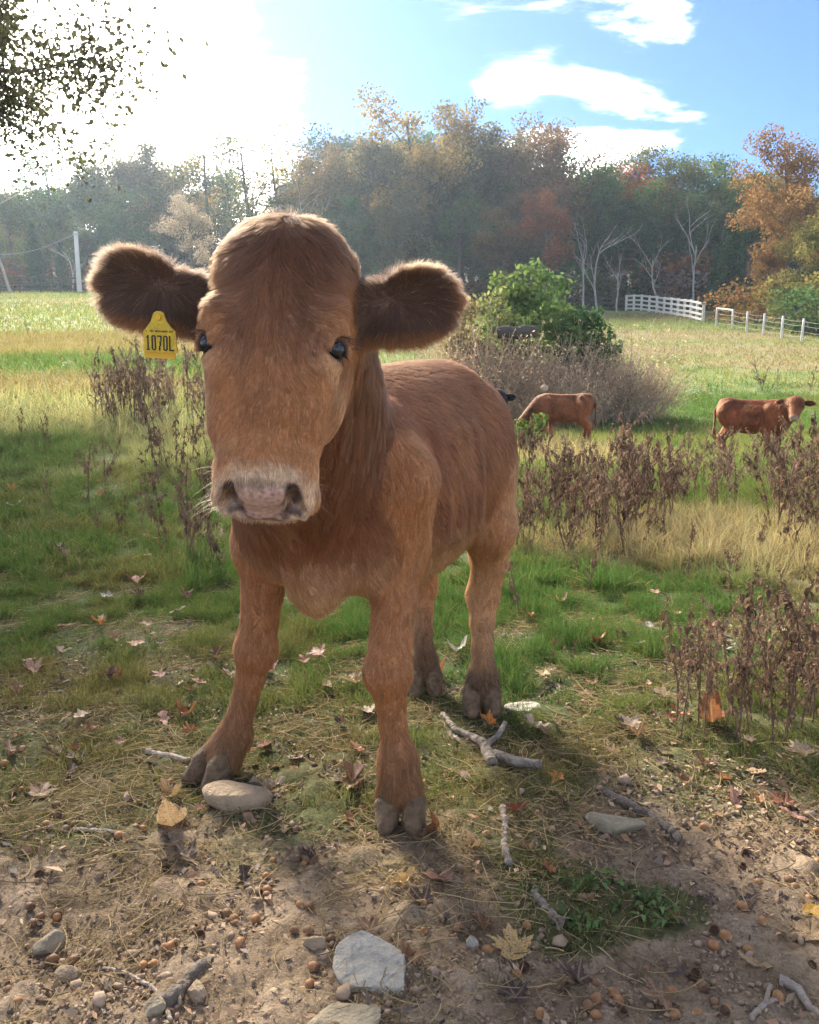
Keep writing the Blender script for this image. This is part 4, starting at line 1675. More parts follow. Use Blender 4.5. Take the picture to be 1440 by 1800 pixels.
for i in range(3):
    V, F = bare_tree(14, rt, 3, [0, .25, .1][i])
    KINDS['bare%d' % i] = ('bare_tree', mesh_np('trunk', V, F, [M_BARK_PALE]), None, V[:, 2].max())
for i in range(3):                    # conifers: drooping tiers
    H = 14
    T = [tube([(0, 0, -.3), (.05, 0, H * .5), (0, .05, H)], [.17, .11, .02], 6)]
    C, U = [], []
    for z in np.linspace(1.2, H * .985, 34 if i < 2 else 60):
        f = (z - 1.0) / (H - 1.0)
        Rr = (3.4 if i < 2 else 1.9) * (1 - f) ** .8 * rt.uniform(.75, 1.15) + .12
        for a in rt.uniform(0, 6.28, 7 if i < 2 else 6):
            m = int(9 + 26 * (1 - f)) if i < 2 else int(10 + 20 * (1 - f))
            t = rt.random(m) ** .8
            C.append(np.column_stack([np.cos(a) * Rr * t, np.sin(a) * Rr * t, z - (.38 if i < 2 else -.2) * Rr * t ** 1.5]) + rt.normal(0, .16 + .05 * Rr, (m, 3)))
    C = np.concatenate(C)
    V, F = merge(T)
    cV, cF = leaves(C, .50 if i < 2 else .38, rt, .2, .34)
    KINDS['pine%d' % i] = ('pine_tree' if i < 2 else 'cedar_tree', mesh_np('trunk', V, F, [M_BARK]), leaf_mesh('crown', cV, cF, np.repeat(rt.random(len(C)), 4), M_NEEDLE), H)
for i in range(3):                    # understorey bushes
    pts = np.array([(rt.normal(0, 1.7), rt.normal(0, 1.2), rt.uniform(.5, 3.4 - .5 * abs(rt.normal()))) for _ in range(20)])
    cV, cF, cv = crown(pts, 70, 1.15, .30, rt)
    T = [tube(limb_path((0, 0, -.2), unit(p + rt.normal(0, .2, 3)), np.linalg.norm(p) * .95, rt, 4, .0, .05), np.linspace(.06, .02, 5), 4) for p in pts[:8]]
    V, F = merge(T)
    KINDS['bush%d' % i] = ('bush', mesh_np('stem', V, F, [M_BARK]), leaf_mesh('crown', cV, cF, cv, M_LEAF), cV[:, 2].max())
used = {}


def tree(kind, px_, top, Y, color, label, group=None, wide=1.0, rz=None, cat=None, name=None, base=None, mat=None):
    """a tree whose axis stands on the sight line px_ at distance Y and whose top shows at pixel row top"""
    nm, tm, cm, H0 = KINDS[kind]
    T_ = px(px_, top, Y)
    x = T_[0]
    z0 = float(TZ([x], [Y], False)[0]) if base is None else base
    H = max(T_[2] - z0, 1.0)
    s = H / H0
    e = empty(name or nm, (x, Y, z0 - .05), rt.uniform(0, 6.28) if rz is None else rz)
    e.scale = (s * wide, s * wide, s)
    first = kind not in used
    used[kind] = True
    t = obj('trunk' if nm != 'bush' else 'stem', tm, e)
    if mat is not None:
        t.material_slots[0].link = 'OBJECT'
        t.material_slots[0].material = mat
    if cm is not None:
        c = obj('crown', cm, e)
        c.color = (*color, 1)
    tag(e, label, cat or ('bush' if nm == 'bush' else 'tree'), group)
    return e


GREEN, OLIVE, GOLD, RUST, RED_, BROWN_, TANL, DKG = (.082, .145, .050), (.140, .165, .056), (.30, .215, .072), (.20, .14, .062), (.32, .11, .052), (.140, .132, .062), (.42, .34, .23), (.048, .090, .044)
# front row, left to right
FRONT = [
    ('broad1', 20, 330, 82, OLIVE, 'olive green tree behind the open shed'), ('broad0', 95, 262, 86, GREEN, 'green tree rising behind the white pole'),
    ('broad3', 168, 240, 90, OLIVE, 'yellowish tree between the white pole and the tagged ear'), ('broad4', 240, 236, 88, BROWN_, 'brownish green tree directly above the tagged ear'),
    ('broad2', 305, 262, 90, GOLD, 'golden tan tree above the inner end of the tagged ear'),
    ('thin0', 432, 214, 78, OLIVE, 'tall thin crowned tree with dark limbs above the calf head'), ('thin1', 372, 265, 84, OLIVE, 'sparse tree just beside the tall thin crowned tree'),
    ('thin1', 506, 268, 84, GOLD, 'sparse nearly leafless tree next to the reddish brown one'),
    ('broad3', 574, 250, 84, RUST, 'reddish brown tree at the near edge of the tall clump'), ('broad1', 640, 232, 86, BROWN_, 'tall dull brown tree beside the highest tree'),
    ('broad0', 738, 160, 88, GOLD, 'highest tree with a golden brown top'), ('broad5', 812, 172, 90, BROWN_, 'high dusky tree close beside the highest tree'),
    ('broad4', 872, 204, 88, BROWN_, 'narrow brown tree in the tall clump'), ('broad2', 940, 202, 86, (.19, .12, .07), 'purplish brown tree at the end of the tall clump'),
    ('broad3', 962, 330, 76, RED_, 'small red tree in front of the tall clump'), ('broad1', 1045, 272, 84, GREEN, 'green tree above the pale dead trunks'),
    ('broad5', 1110, 252, 90, OLIVE, 'yellow green tree with a ragged top'), ('broad2', 1190, 246, 92, OLIVE, 'broad yellow green tree topping the wood'),
    ('broad4', 1140, 278, 91, (.46, .15, .045), 'orange red tree top amid the green ones'), ('broad2', 1135, 318, 84, GREEN, 'green tree right before the orange red tree top'), ('broad0', 1262, 246, 94, GREEN, 'large green tree topping the wood near the blue sky'),
    ('broad1', 1318, 285, 86, GREEN, 'dark green tree just behind the big orange tree'),
    ('broad3', 1215, 315, 80, DKG, 'dark green tree above the white board fence'), ('broad5', 1085, 330, 80, DKG, 'dark tree right behind the pale dead trunks'),
    ('broad4', 700, 330, 80, BROWN_, 'lower brown tree below the highest tree'), ('broad3', 810, 335, 80, GREEN, 'lower green tree in the middle of the wood'),
    ('broad0', 880, 350, 78, RUST, 'lower rusty tree before the tall clump'), ('broad2', 620, 345, 80, GREEN, 'lower green tree behind the raised ear'),
    ('broad1', 480, 335, 82, OLIVE, 'lower olive tree right above the forehead of the calf'), ('broad5', 230, 330, 80, GREEN, 'lower green tree left of the pale leaved tree'),
]
for k_, x_, t_, Y_, c_, lab in FRONT:
    e_ = tree(k_, x_, t_, Y_, c_, lab, 'trees of the wood behind the pasture', wide=1.05)
# the pale-leaved tree, dead trunks, conifers, the nearer tree at the right
tree('broad3', 330, 335, 66, TANL, 'pale cream leaved tree behind the head and the tagged ear', 'trees of the wood behind the pasture', 1.0)
BARE_ = [('bare0', 1030, 372, 70, 'tall pale dead trunk behind the vine mound'), ('bare2', 1056, 392, 71, 'pale dead trunk leaning beside the tallest one'), ('bare1', 1090, 432, 69, 'pale leaning bare trunk left of the white board fence'),
         ('bare0', 1232, 330, 72, 'slender pale bare tree above the white board fence'), ('bare1', 1165, 400, 73, 'pale crooked bare tree above the white board fence'), ('bare2', 2, 300, 62, 'grey bare tree beside the open shed'),
         ('bare0', 545, 275, 80, 'thin bare tree above the head of the calf'), ('bare2', 490, 285, 80, 'thin bare tree with fine forks above the forehead'), ('bare2', 120, 420, 66, 'grey bare stem between the shed and the white pole')]
for k_, x_, t_, Y_, lab in BARE_:
    tree(k_, x_, t_, Y_, (1, 1, 1), lab, 'bare trees along the wood edge', 1.0)
PINE_ = [('pine0', 55, 392, 72, 'dark pine nearest the open shed'), ('pine1', 105, 425, 70, 'shorter dark pine beside the white pole'), ('pine0', 175, 398, 74, 'dark pine right of the white pole'), ('pine1', 230, 420, 74, 'dark pine partly hidden by the tagged ear'),
         ('cedar0', 1292, 372, 66, 'dark slim cedar next to the big orange tree'), ('cedar1', 1262, 430, 72, 'dark bushy cedar above the end of the white board fence'), ('cedar1', 1222, 470, 79, 'low dark cedar behind the white board fence'), ('pine1', 1140, 380, 80, 'dark pine deep in the wood behind the dead trunks')]
for k_, x_, t_, Y_, lab in PINE_:
    k2 = 'pine2' if k_.startswith('cedar') else k_
    tree(k2, x_, t_, Y_, DKG, lab, 'evergreens along the wood edge', 1.0 if k2 != 'pine2' else 1.3)
tree('broad2', 1400, 212, 58, (.29, .165, .062), 'big orange and gold tree standing near the post and wire fence', None, .88)
tree('broad0', 1468, 330, 52, (.20, .19, .06), 'olive and gold tree at the picture edge near the wire fence', None, .9)
tree('broad4', 1352, 420, 56, (.25, .145, .06), 'lower orange tree in front of the big orange tree', None, .9)
# deeper rows close the wood (each a tree; only glimpses of them show)
i = 0
WOODN = 0
for Y_, step, tops in ((100, 62, 300), (112, 70, 285), (92, 58, 395)):
    for x_ in np.arange(-60, 1500, step):
        t_ = tops + rt.uniform(-18, 45) - (60 if 560 < x_ < 980 else 0) + (40 if 380 < x_ < 540 else 0)
        if 380 < x_ < 540 and Y_ > 95:
            continue
        c_ = [GREEN, OLIVE, BROWN_, DKG, RUST, DKG][rt.integers(6)]
        tree('broad%d' % rt.integers(6), x_ + rt.uniform(-20, 20), t_, Y_ + rt.uniform(-3, 3), c_, 'hidden tree behind the ' + min(FRONT, key=lambda q: abs(q[1] - x_) + (0 if q[4] else 0))[5], 'trees deep in the wood', 1.15)
        WOODN += 1
ub = ['dark bush', 'brown bush', 'rusty bush', 'green bush']
for x_ in np.arange(-20, 1330, 46):
    q = rt.integers(4)
    c_ = [DKG, BROWN_, (.24, .10, .05), GREEN][q]
    Y_ = 83 + rt.uniform(-3, 4)
    t_ = 478 + rt.uniform(-30, 22)
    tree('bush%d' % rt.integers(3), x_ + rt.uniform(-14, 14), t_, Y_, c_, ub[q] + ' below the ' + min(FRONT, key=lambda f: abs(f[1] - x_))[5], 'undergrowth bushes along the wood', 1.5)
for x_, t_, Y_, c_, lab in ((1450, 490, 46, GREEN, 'green bush behind the last wooden post'), (1392, 470, 51, (.22, .19, .06), 'yellowish bush behind the wire fence'),
                            (1336, 480, 55, (.26, .14, .05), 'orange brown bush behind the wire fence corner'), (1288, 500, 64, GREEN, 'green bush at the end of the white board fence'), (1175, 458, 80, (.26, .22, .20), 'pale lilac seed headed bush above the board fence')):
    tree('bush%d' % rt.integers(3), x_, t_, Y_, c_, lab, None, 1.15)

# air: pale haze that the far trees fade into
m_, nt, out = new_mat('haze')
pv = N(nt, 'ShaderNodeVolumePrincipled')
pv.inputs['Color'].default_value = (.66, .82, 1.0, 1)
pv.inputs['Density'].default_value = HAZE_D
pv.inputs['Anisotropy'].default_value = HAZE_G
nt.links.new(pv.outputs[0], out.inputs['Volume'])
if HAZE_D > 0:
    bm_ = bmesh.new()
    bmesh.ops.create_cube(bm_, size=1)
    bmesh.ops.scale(bm_, vec=(620, 330, 64), verts=bm_.verts)
    hz = obj('haze', bm_mesh('haze', bm_, [m_]), None, (0, 145, 64 / 2 - 2.5))
    tag(hz, 'thin pale haze over the pasture and the wood', 'haze', kind='stuff')

# the oak at the left, whose limbs reach into the picture and shade the foreground
def oak(x, y, H, R, nleaf, label, seed, bottom, cut=None):
    r = np.random.default_rng(seed)
    z0 = float(TZ([x], [y], False)[0])
    T = []
    tp = limb_path((0, 0, -.3), (0, 0, 1), H * .7, r, 8, 0, .04)
    T.append(tube(tp, np.linspace(.42, .14, 9), 9))
    tips = []
    for i in range(18):
        f = .36 + .6 * i / 17
        p0 = tp[0] + (tp[-1] - tp[0]) * f
        a = i * 2.399 + r.uniform(-.2, .2)
        ln = R * r.uniform(.8, 1.08) * (1.12 - .55 * f)
        lp = limb_path(p0, (math.cos(a), math.sin(a), .15 + .75 * f), ln, r, 7, .05, .10)
        T.append(tube(lp, np.linspace(.15, .03, 8) * (1.1 - .5 * f), 6))
        for k in range(3, 8):
            for _ in range(2):
                b_ = limb_path(lp[k], unit(r.normal(0, 1, 3) * [1, 1, .7] + unit(lp[-1] - lp[0]) * .6), ln * .30, r, 4, .0, .22)
                T.append(tube(b_, np.linspace(.03, .008, 5), 4))
                tips += [b_[-1], b_[-2], (b_[-1] + b_[-2]) / 2]
    tips = np.array(tips)
    tips = tips[tips[:, 2] > bottom]
    m = len(tips)
    c = tips[r.integers(0, m, nleaf)] + r.normal(0, .40, (nleaf, 3)) * [1, 1, .8]
    keep = fbm(c, .9, 2, seed) > -.28
    c = c[keep]
    V, F = leaves(c, .095, r, .2, .62, .10)
    e = empty('oak_tree', (x, y, z0))
    tv, tf = merge(T)
    obj('trunk', mesh_np('trunk', tv, tf, [M_BARK]), e)
    cr_o = obj('crown', leaf_mesh('crown', V, F, np.repeat(r.random(len(c)), 4), M_LEAF_G), e)
    cr_o.color = (.085, .082, .040, 1)
    tag(e, label, 'tree')
    return e


OAKS = [oak(*q) for q in OAK_LIST]

# ------------------------------------------------------------------ fences, pole, shed
M_WHITE = simple_mat('white_paint', (.70, .68, .63), rough=.7, noise=(5, (.58, .55, .49)))
M_POST = simple_mat('grey_post', (.42, .38, .32), rough=.9, noise=(6, (.58, .54, .47)))
M_DARKW = simple_mat('dark_board', (.055, .045, .038), rough=.9, noise=(6, (.09, .075, .06)))
M_WIRE = simple_mat('fence_wire', (.25, .24, .23), rough=.5)
M_POLE = simple_mat('pale_pole', (.60, .58, .54), rough=.7, noise=(3, (.50, .47, .43)))


def box_mesh(name, sx, sy, sz, mat, bev=.0):
    b_ = bmesh.new()
    bmesh.ops.create_cube(b_, size=1)
    bmesh.ops.scale(b_, vec=(sx, sy, sz), verts=b_.verts)
    if bev:
        bmesh.ops.bevel(b_, geom=b_.edges[:], offset=bev, segments=1, affect='EDGES')
    return bm_mesh(name, b_, [mat])


def span(name, a, b, w, h, mat, parent, origin):
    """a board from a to b, own mesh"""
    a, b = np.asarray(a, float), np.asarray(b, float)
    d = b - a
    o = obj(name, box_mesh(name, np.linalg.norm(d), w, h, mat, min(w, h) * .12), parent)
    o.location = Vector((a + b) / 2 - origin)
    o.rotation_euler = Vector(d).to_track_quat('X', 'Z').to_euler()
    return o


def fence_pts(p):
    return [np.array([x, y, float(TZ([x], [y], False)[0])]) for x, y in p]


def board_fence(pts, H, rails, label, name, pw, rh, pm, rm):
    o0 = pts[0]
    e = empty(name, o0)
    pmesh = box_mesh('post', pw, pw, H + .35, pm, .012)
    for p in pts:
        q = obj('post', pmesh, e)
        q.location = Vector(p - o0 + [0, 0, H / 2 - .15])
    for a, b in zip(pts[:-1], pts[1:]):
        d = unit(b - a)
        nrm = unit(np.cross(d, [0, 0, 1.0])) * (pw / 2 + .022)
        for f in rails:
            span('rail', a + d * .01 + nrm + [0, 0, H * f], b - d * .01 + nrm + [0, 0, H * f], .035, rh, rm, e, o0)
    tag(e, label, 'fence')
    return e


# white board fence: far end (1100, 535) to near end (1236, 562)
PA, PB = px(1101, 538, 74), px(1236, 565, 57)
P2_ = [(PA[0] + (PB[0] - PA[0]) * t + .6 * math.sin(math.pi * t), PA[1] + (PB[1] - PA[1]) * t) for t in np.linspace(0, 1, 12)]
board_fence(fence_pts(P2_), 1.30, (.94, .66, .38, .13), 'white painted four rail board fence at the top of the field', 'board_fence', .16, .15, M_WHITE, M_WHITE)
# post and wire fence beyond it
WP = [(1259, 574, 52), (1287, 579, 50), (1312, 586, 48), (1341, 594, 46), (1373, 604, 44), (1408, 612, 42), (1452, 622, 40)]
pts_ = fence_pts([(px(a, b, c)[0], c) for a, b, c in WP])
e_ = empty('wire_fence', pts_[0])
for p in pts_:
    V, F = tube([(0, 0, -.3), (0, 0, .6), (.01, 0, 1.16)], [.065, .062, .058], 8)
    F2 = [F, np.array([[16 + k for k in range(8)]])]
    q = obj('post', mesh_np('post', V, F2, [M_WHITE], smooth=False), e_)
    q.location = Vector(p - pts_[0])
    q.rotation_euler = (rt.normal(0, .02), rt.normal(0, .02), 0)
span('brace_rail', pts_[0] + [0, 0, 1.10], pts_[1] + [0, 0, 1.10], .08, .09, M_WHITE, e_, pts_[0])
for f in (.25, .52, .80, 1.02):
    path = np.concatenate([np.linspace(a, b, 5)[:-1] + np.array([0, 0, f]) + np.array([0, 0, -.05]) * np.sin(np.linspace(0, math.pi, 5))[:-1, None] for a, b in zip(pts_[:-1], pts_[1:])])
    V, F = tube(path - pts_[0], np.full(len(path), .008), 4)
    obj('wire', mesh_np('wire', V, F, [M_WIRE]), e_)
tag(e_, 'post and wire fence with pale posts below the orange trees', 'fence')
# dark plank fence along the top of the left field
P3_ = [(px(a, 522, 62)[0], 62.0 + .02 * a) for a in np.linspace(-60, 330, 14)]
board_fence(fence_pts(P3_), 1.15, (.92, .55, .2), 'dark plank fence along the crest below the white pole', 'plank_fence', .14, .13, M_DARKW, M_DARKW)
# a second dark fence behind the vine mound
P4_ = [(px(a, 522, 76)[0], 76.0) for a in np.linspace(940, 1110, 7)]
board_fence(fence_pts(P4_), 1.2, (.9, .55, .2), 'dark rail fence in shade left of the white board fence', 'plank_fence', .14, .12, M_DARKW, M_DARKW)
# pole with its wire
b0, t0p = px(141, 530, 64), px(133, 407, 64)
zb = float(TZ([b0[0]], [64.0], False)[0])
e_ = empty('utility_pole', (b0[0], 64, zb))
V, F = tube([(0, 0, -.4), ((t0p[0] - b0[0]) * .5, 0, (t0p[2] - zb) * .5), (t0p[0] - b0[0], 0, t0p[2] - zb)], [.19, .165, .14], 10)
obj('shaft', mesh_np('shaft', V, [F, np.array([[20 + k for k in range(10)]])], [M_POLE]), e_)
w0 = np.array([t0p[0], 64, t0p[2] - .15])
w1 = px(-60, 440, 66)
s_ = np.linspace(0, 1, 14)[:, None]
V, F = tube(w0 + (w1 - w0) * s_ - np.array([0, 0, .8]) * np.sin(math.pi * s_) - np.array([b0[0], 64, zb]), np.full(14, .014), 4)
obj('cable', mesh_np('cable', V, F, [M_WIRE]), e_)
span('bracket', w0 + [-.2, -.17, -.05], w0 + [.3, -.17, -.05], .05, .07, M_WIRE, e_, np.array([b0[0], 64, zb]))
tag(e_, 'bare whitish pole with a sagging cable behind the left field', 'pole')
# open shed with a pale roof
sa, sb = px(2, 500, 80), px(46, 500, 80)
zs = float(TZ([(sa[0] + sb[0]) / 2], [80.0], False)[0])
wd = sb[0] - sa[0]
so = np.array([(sa[0] + sb[0]) / 2, 80.5, zs])
e_ = empty('open_shed', so)
ht = sa[2] - zs
rfm = box_mesh('roof', wd + .3, 2.6, .14, M_POLE, .02)
q = obj('roof', rfm, e_)
q.location = (0, 0, ht + .05)
q.rotation_euler = (math.radians(4), 0, 0)
pm_ = box_mesh('post', .15, .15, ht + .3, M_POST, .01)
for x_ in (-wd / 2 + .1, 0, wd / 2 - .1):
    for y_ in (-1.1, 1.1):
        q = obj('post', pm_, e_)
        q.location = (x_, y_, ht / 2 - .2)
q = obj('back_wall', box_mesh('back_wall', wd - .1, .06, ht - .1, M_DARKW), e_)
q.location = (0, 1.2, ht / 2 - .05)
span('rail', so + [-wd / 2, -1.2, ht * .5], so + [wd / 2, -1.2, ht * .5], .05, .14, M_DARKW, e_, so)
tag(e_, 'low open shed with a pale flat roof at the wood edge', 'shed')
# ------------------------------------------------------------------ calves in the field
M_FARCOAT = hair_mat('field_calf_hair')


def field_calf(name, mode, loc, rz, colour, label, seed, scale=1.0):
    g = []
    a = g.append
    a((Ell((0, 0, .675), (.50, .20, .225)), .05))
    a((Ell((-.36, 0, .77), (.19, .17, .20)), .06))
    a((Ell((.30, 0, .70), (.19, .155, .25)), .06))
    a((Cone((-.46, 0, .90), (.36, 0, .89), .05, .06), .05))
    a((Ell((-.05, 0, .58), (.30, .19, .16)), .06))
    for y in (-1, 1):
        sw = .05 * y
        for J, R_ in (([(.30, .11 * y, .62), (.29 + sw, .115 * y, .47), (.31 + sw, .11 * y, .30), (.30 + sw, .11 * y, .20), (.305 + sw, .11 * y, .10), (.335 + sw, .11 * y, .03)], [.10, .065, .046, .030, .036, .044]),
                      ([(-.38, .09 * y, .74), (-.30 - sw, .12 * y, .53), (-.45 - sw, .11 * y, .35), (-.44 - sw, .11 * y, .22), (-.425 - sw, .11 * y, .11), (-.395 - sw, .11 * y, .03)], [.15, .10, .048, .030, .036, .044])):
            for i in range(5):
                a((Cone(J[i], J[i + 1], R_[i], R_[i + 1]), .03))
        a((Ell((.27, .11 * y, .70), (.10, .07, .19)), .05))
        a((Ell((-.36, .11 * y, .70), (.13, .07, .18)), .05))
    if mode == 'graze':
        nb_, hb_, hd_, ed = (.42, 0, .74), np.array((.76, 0, .40)), np.array((.25, 0, -.97)), np.array((0, 1.0, 0))
    else:
        nb_, hb_, hd_, ed = (.42, 0, .76), np.array((.62, -.10, .90)), unit(np.array((.14, -.80, -.57))), unit(np.array((.98, .18, -.03)))
    a((Cone(nb_, hb_, .19, .125), .05))
    for y in (-1, 1):
        a((Cone((-.33, .13 * y, .91), (-.40, .15 * y, .86), .035, .03), .03))
        for q in range(4):
            a((Cone((-.16 + .10 * q, .165 * y, .78), (-.18 + .10 * q, .195 * y, .58), .018, .016), .02))
    a((Cone((.44, 0, .62), (hb_ + hd_ * .10), .12, .075), .05))
    up_ = np.cross(hd_, ed)
    up_ = up_ if up_[2] > 0 or mode == 'graze' else -up_
    a((Ell(hb_ + hd_ * .04, (.118, .13, .115), np.array([ed, hd_, up_])), .03))
    a((Cone(hb_ + hd_ * .05, hb_ + hd_ * .30, .105, .066), .02))
    mz = hb_ + hd_ * .33
    a((Ell(mz, (.066, .055, .06), np.array([ed, hd_, up_])), .02))
    back = -hd_ * .02
    for s in (-1, 1):
        e0 = hb_ + ed * s * .098 + back - hd_ * .02
        e1 = e0 + ed * s * .155 + np.array([0, 0, -.015]) - hd_ * .01
        uu = unit(e1 - e0)
        vv = unit(np.cross(uu, hd_))
        a((Ell((e0 + e1) / 2 + uu * .015, (.095, .060, .022), np.array([uu, vv, np.cross(uu, vv)])), .015))
    for p0, p1, r0, r1 in (((-.51, 0, .88), (-.575, 0, .76), .03, .024), ((-.575, 0, .76), (-.58, 0, .45), .022, .018), ((-.58, 0, .45), (-.575, 0, .30), .03, .012)):
        a((Cone(p0, p1, r0, r1), .015))
    lo = np.min([p.lo for p, k in g], axis=0) - .03
    hi = np.max([p.hi for p, k in g], axis=0) + .03
    f = Field(*[np.arange(lo[i], hi[i], .014) for i in range(3)])
    for p, k in g:
        f.add(p, k)
    V, Q = f.mesh()
    V = smooth_mesh(V, Q, 3, .5)
    Nn = vert_normals(V, Q)
    def col_at(Pt):
        C = np.tile(np.array(colour), (len(Pt), 1))
        C = C * (.80 + .75 * fbm(Pt, 5.5, 4, seed, .6))[:, None]
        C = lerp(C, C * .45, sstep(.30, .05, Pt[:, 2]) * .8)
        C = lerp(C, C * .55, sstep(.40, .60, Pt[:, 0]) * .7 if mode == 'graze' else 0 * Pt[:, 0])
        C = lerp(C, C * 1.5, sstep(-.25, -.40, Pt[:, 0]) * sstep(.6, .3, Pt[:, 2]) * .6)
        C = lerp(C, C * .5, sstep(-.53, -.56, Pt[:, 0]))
        pale = np.array([.50, .38, .26]) if max(colour) > .1 else np.array(colour)
        C = lerp(C, pale, sstep(.075, .05, np.linalg.norm(Pt - (mz + hd_ * .02), axis=1)) * .8)
        for s in (-1, 1):
            C = lerp(C, C * .25, sstep(.10, .06, np.linalg.norm(Pt - (hb_ + ed * s * .18), axis=1)) * .8)
        return C
    e = empty(name, loc, rz)
    e.scale = (scale,) * 3
    me = mesh_np('body', V, Q, [M_HIDE])
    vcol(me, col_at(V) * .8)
    ra = me.attributes.new('rough', 'FLOAT', 'POINT')
    ra.data.foreach_set('value', np.full(len(V), .9, np.float32))
    obj('body', me, e)
    r = np.random.default_rng(seed)
    Pr_, Nr_ = scatter_roots(V, Q, Nn, 14000, lambda F: np.ones(len(F)), r)
    fl = np.tile([-.6, 0, -.8], (len(Pr_), 1))
    pt = hairs(Pr_, Nr_, fl, np.full(len(Pr_), .028), np.full(len(Pr_), .25), 4, np.full(len(Pr_), .2), 20., .3, 700, .0, r)
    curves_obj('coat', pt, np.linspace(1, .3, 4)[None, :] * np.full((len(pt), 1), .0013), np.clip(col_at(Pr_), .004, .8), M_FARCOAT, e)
    ev, ef = uv_sphere(.018, 10, 8)
    em = mesh_np('eye', ev, ef, [M_EYE])
    for s in (-1, 1):
        q = obj('eye', em, e)
        q.location = Vector(hb_ + ed * s * .098 + hd_ * .10 + up_ * (.035 if mode != 'graze' else .0))
    tag(e, label, 'calf', 'calves grazing in the field behind')
    return e


def foot(px_, py_, Y):
    x = px(px_, py_, Y)[0]
    return (x, Y, float(TZ([x], [Y])[0]) - .02)


field_calf('calf', 'graze', foot(990, 772, 14.6), math.pi - .36, (.32, .112, .042), 'brown calf grazing side on before the dry brush', 3, .95)
field_calf('calf', 'look', foot(1319, 800, 12.4), -.62, (.34, .098, .033), 'red brown calf in the weeds turning its head to the camera', 4, .96)
field_calf('calf', 'look', foot(786, 740, 10.2), .10, (.012, .011, .011), 'black calf almost wholly hidden behind the back of the big calf', 8, .97)

# ------------------------------------------------------------------ vine mound and dry brush
rb = np.random.default_rng(31)
M_VINE = foliage_mat('vine_leaf', .38, (.17, .21, .05), .6, .9)


def mound(name, px_, top, Y, half, color, label, n, size, mat, cat, deep=.8, group=None, stems=True, spread=.34):
    T_ = px(px_, top, Y)
    z0 = float(TZ([T_[0]], [Y])[0])
    H = T_[2] - z0
    pts = []
    for i in range(n):
        a, f = rb.uniform(0, 6.28), rb.random() ** .5
        el = math.acos(rb.uniform(.0, 1))
        rr = rb.uniform(.78, 1.03)
        pts.append((math.cos(a) * math.sin(el) * half * rr, math.sin(a) * math.sin(el) * half * deep * rr, max(math.cos(el) * H * rr, .15)))
    pts = np.array(pts) + rb.normal(0, .10, (n, 3))
    e = empty(name, (T_[0], Y, z0))
    cV, cF, cv = crown(pts, 46, spread, size, rb, .5, .8)
    c = obj('foliage', leaf_mesh('foliage', cV, cF, cv, mat), e)
    c.color = (*color, 1)
    T = []
    for i in range(26):
        p1 = pts[rb.integers(n)] * rb.uniform(.9, 1.12)
        q = limb_path((p1[0] * .3, p1[1] * .3, 0), unit(p1), np.linalg.norm(p1), rb, 6, .0, .10)
        T.append(tube(q, np.linspace(.022, .006, 7), 4))
    V, F = merge(T)
    obj('stems', mesh_np('stems', V, F, [M_BRUSH]), e)
    tag(e, label, cat, group)
    return e


mound('vine_mound', 945, 476, 21.5, 1.45, (.125, .195, .060), 'bright green vine covered mound in the middle of the field', 150, .17, M_VINE, 'vine')
mound('vine_mound', 1032, 534, 20.6, .72, (.085, .155, .052), 'lower darker green vine clump beside the bright mound', 60, .16, M_VINE, 'vine')
mound('shrub', 862, 505, 20.8, .62, (.25, .26, .09), 'yellow green shrub between the calf ear and the vine mound', 46, .13, M_VINE, 'shrub')
mound('shrub', 815, 530, 20.4, .55, (.24, .19, .085), 'tan shrub half hidden by the ear of the calf', 40, .12, M_LEAF, 'shrub')
mound('green_plant', 922, 732, 13.7, .22, (.115, .185, .045), 'leafy green plant in front of the head of the grazing calf', 16, .075, M_VINE, 'plant', .8, None, True, .13)


def brush_mesh(r, n=95, H=1.7, W=.75):
    T = []
    tips = []
    for i in range(n):
        a = r.uniform(0, 6.28)
        d = np.array([math.cos(a) * r.uniform(.1, .9), math.sin(a) * r.uniform(.1, .9), r.uniform(.5, 1.3)])
        p0 = np.array([r.normal(0, W * .45), r.normal(0, W * .4), 0])
        q = limb_path(p0, d, H * r.uniform(.55, 1.1), r, 6, -.12, .12)
        T.append(tube(q, np.linspace(.008, .0035, 7), 3))
        tips += [q[-1], q[-2], q[-3], q[-4]]
        for k in range(2):
            b_ = limb_path(q[3 + k], unit(q[4] - q[3] + r.normal(0, .6, 3)), .35, r, 3, -.1, .2)
            T.append(tube(b_, np.linspace(.005, .003, 4), 3))
            tips += [b_[-1], b_[-2]]
    tips = np.array(tips)
    c = np.repeat(tips, 3, 0) + r.normal(0, .05, (len(tips) * 3, 3))
    V, F = leaves(c, .055, r, .0, .4)
    return merge(T), (V, F, np.repeat(r.random(len(c)), 4))


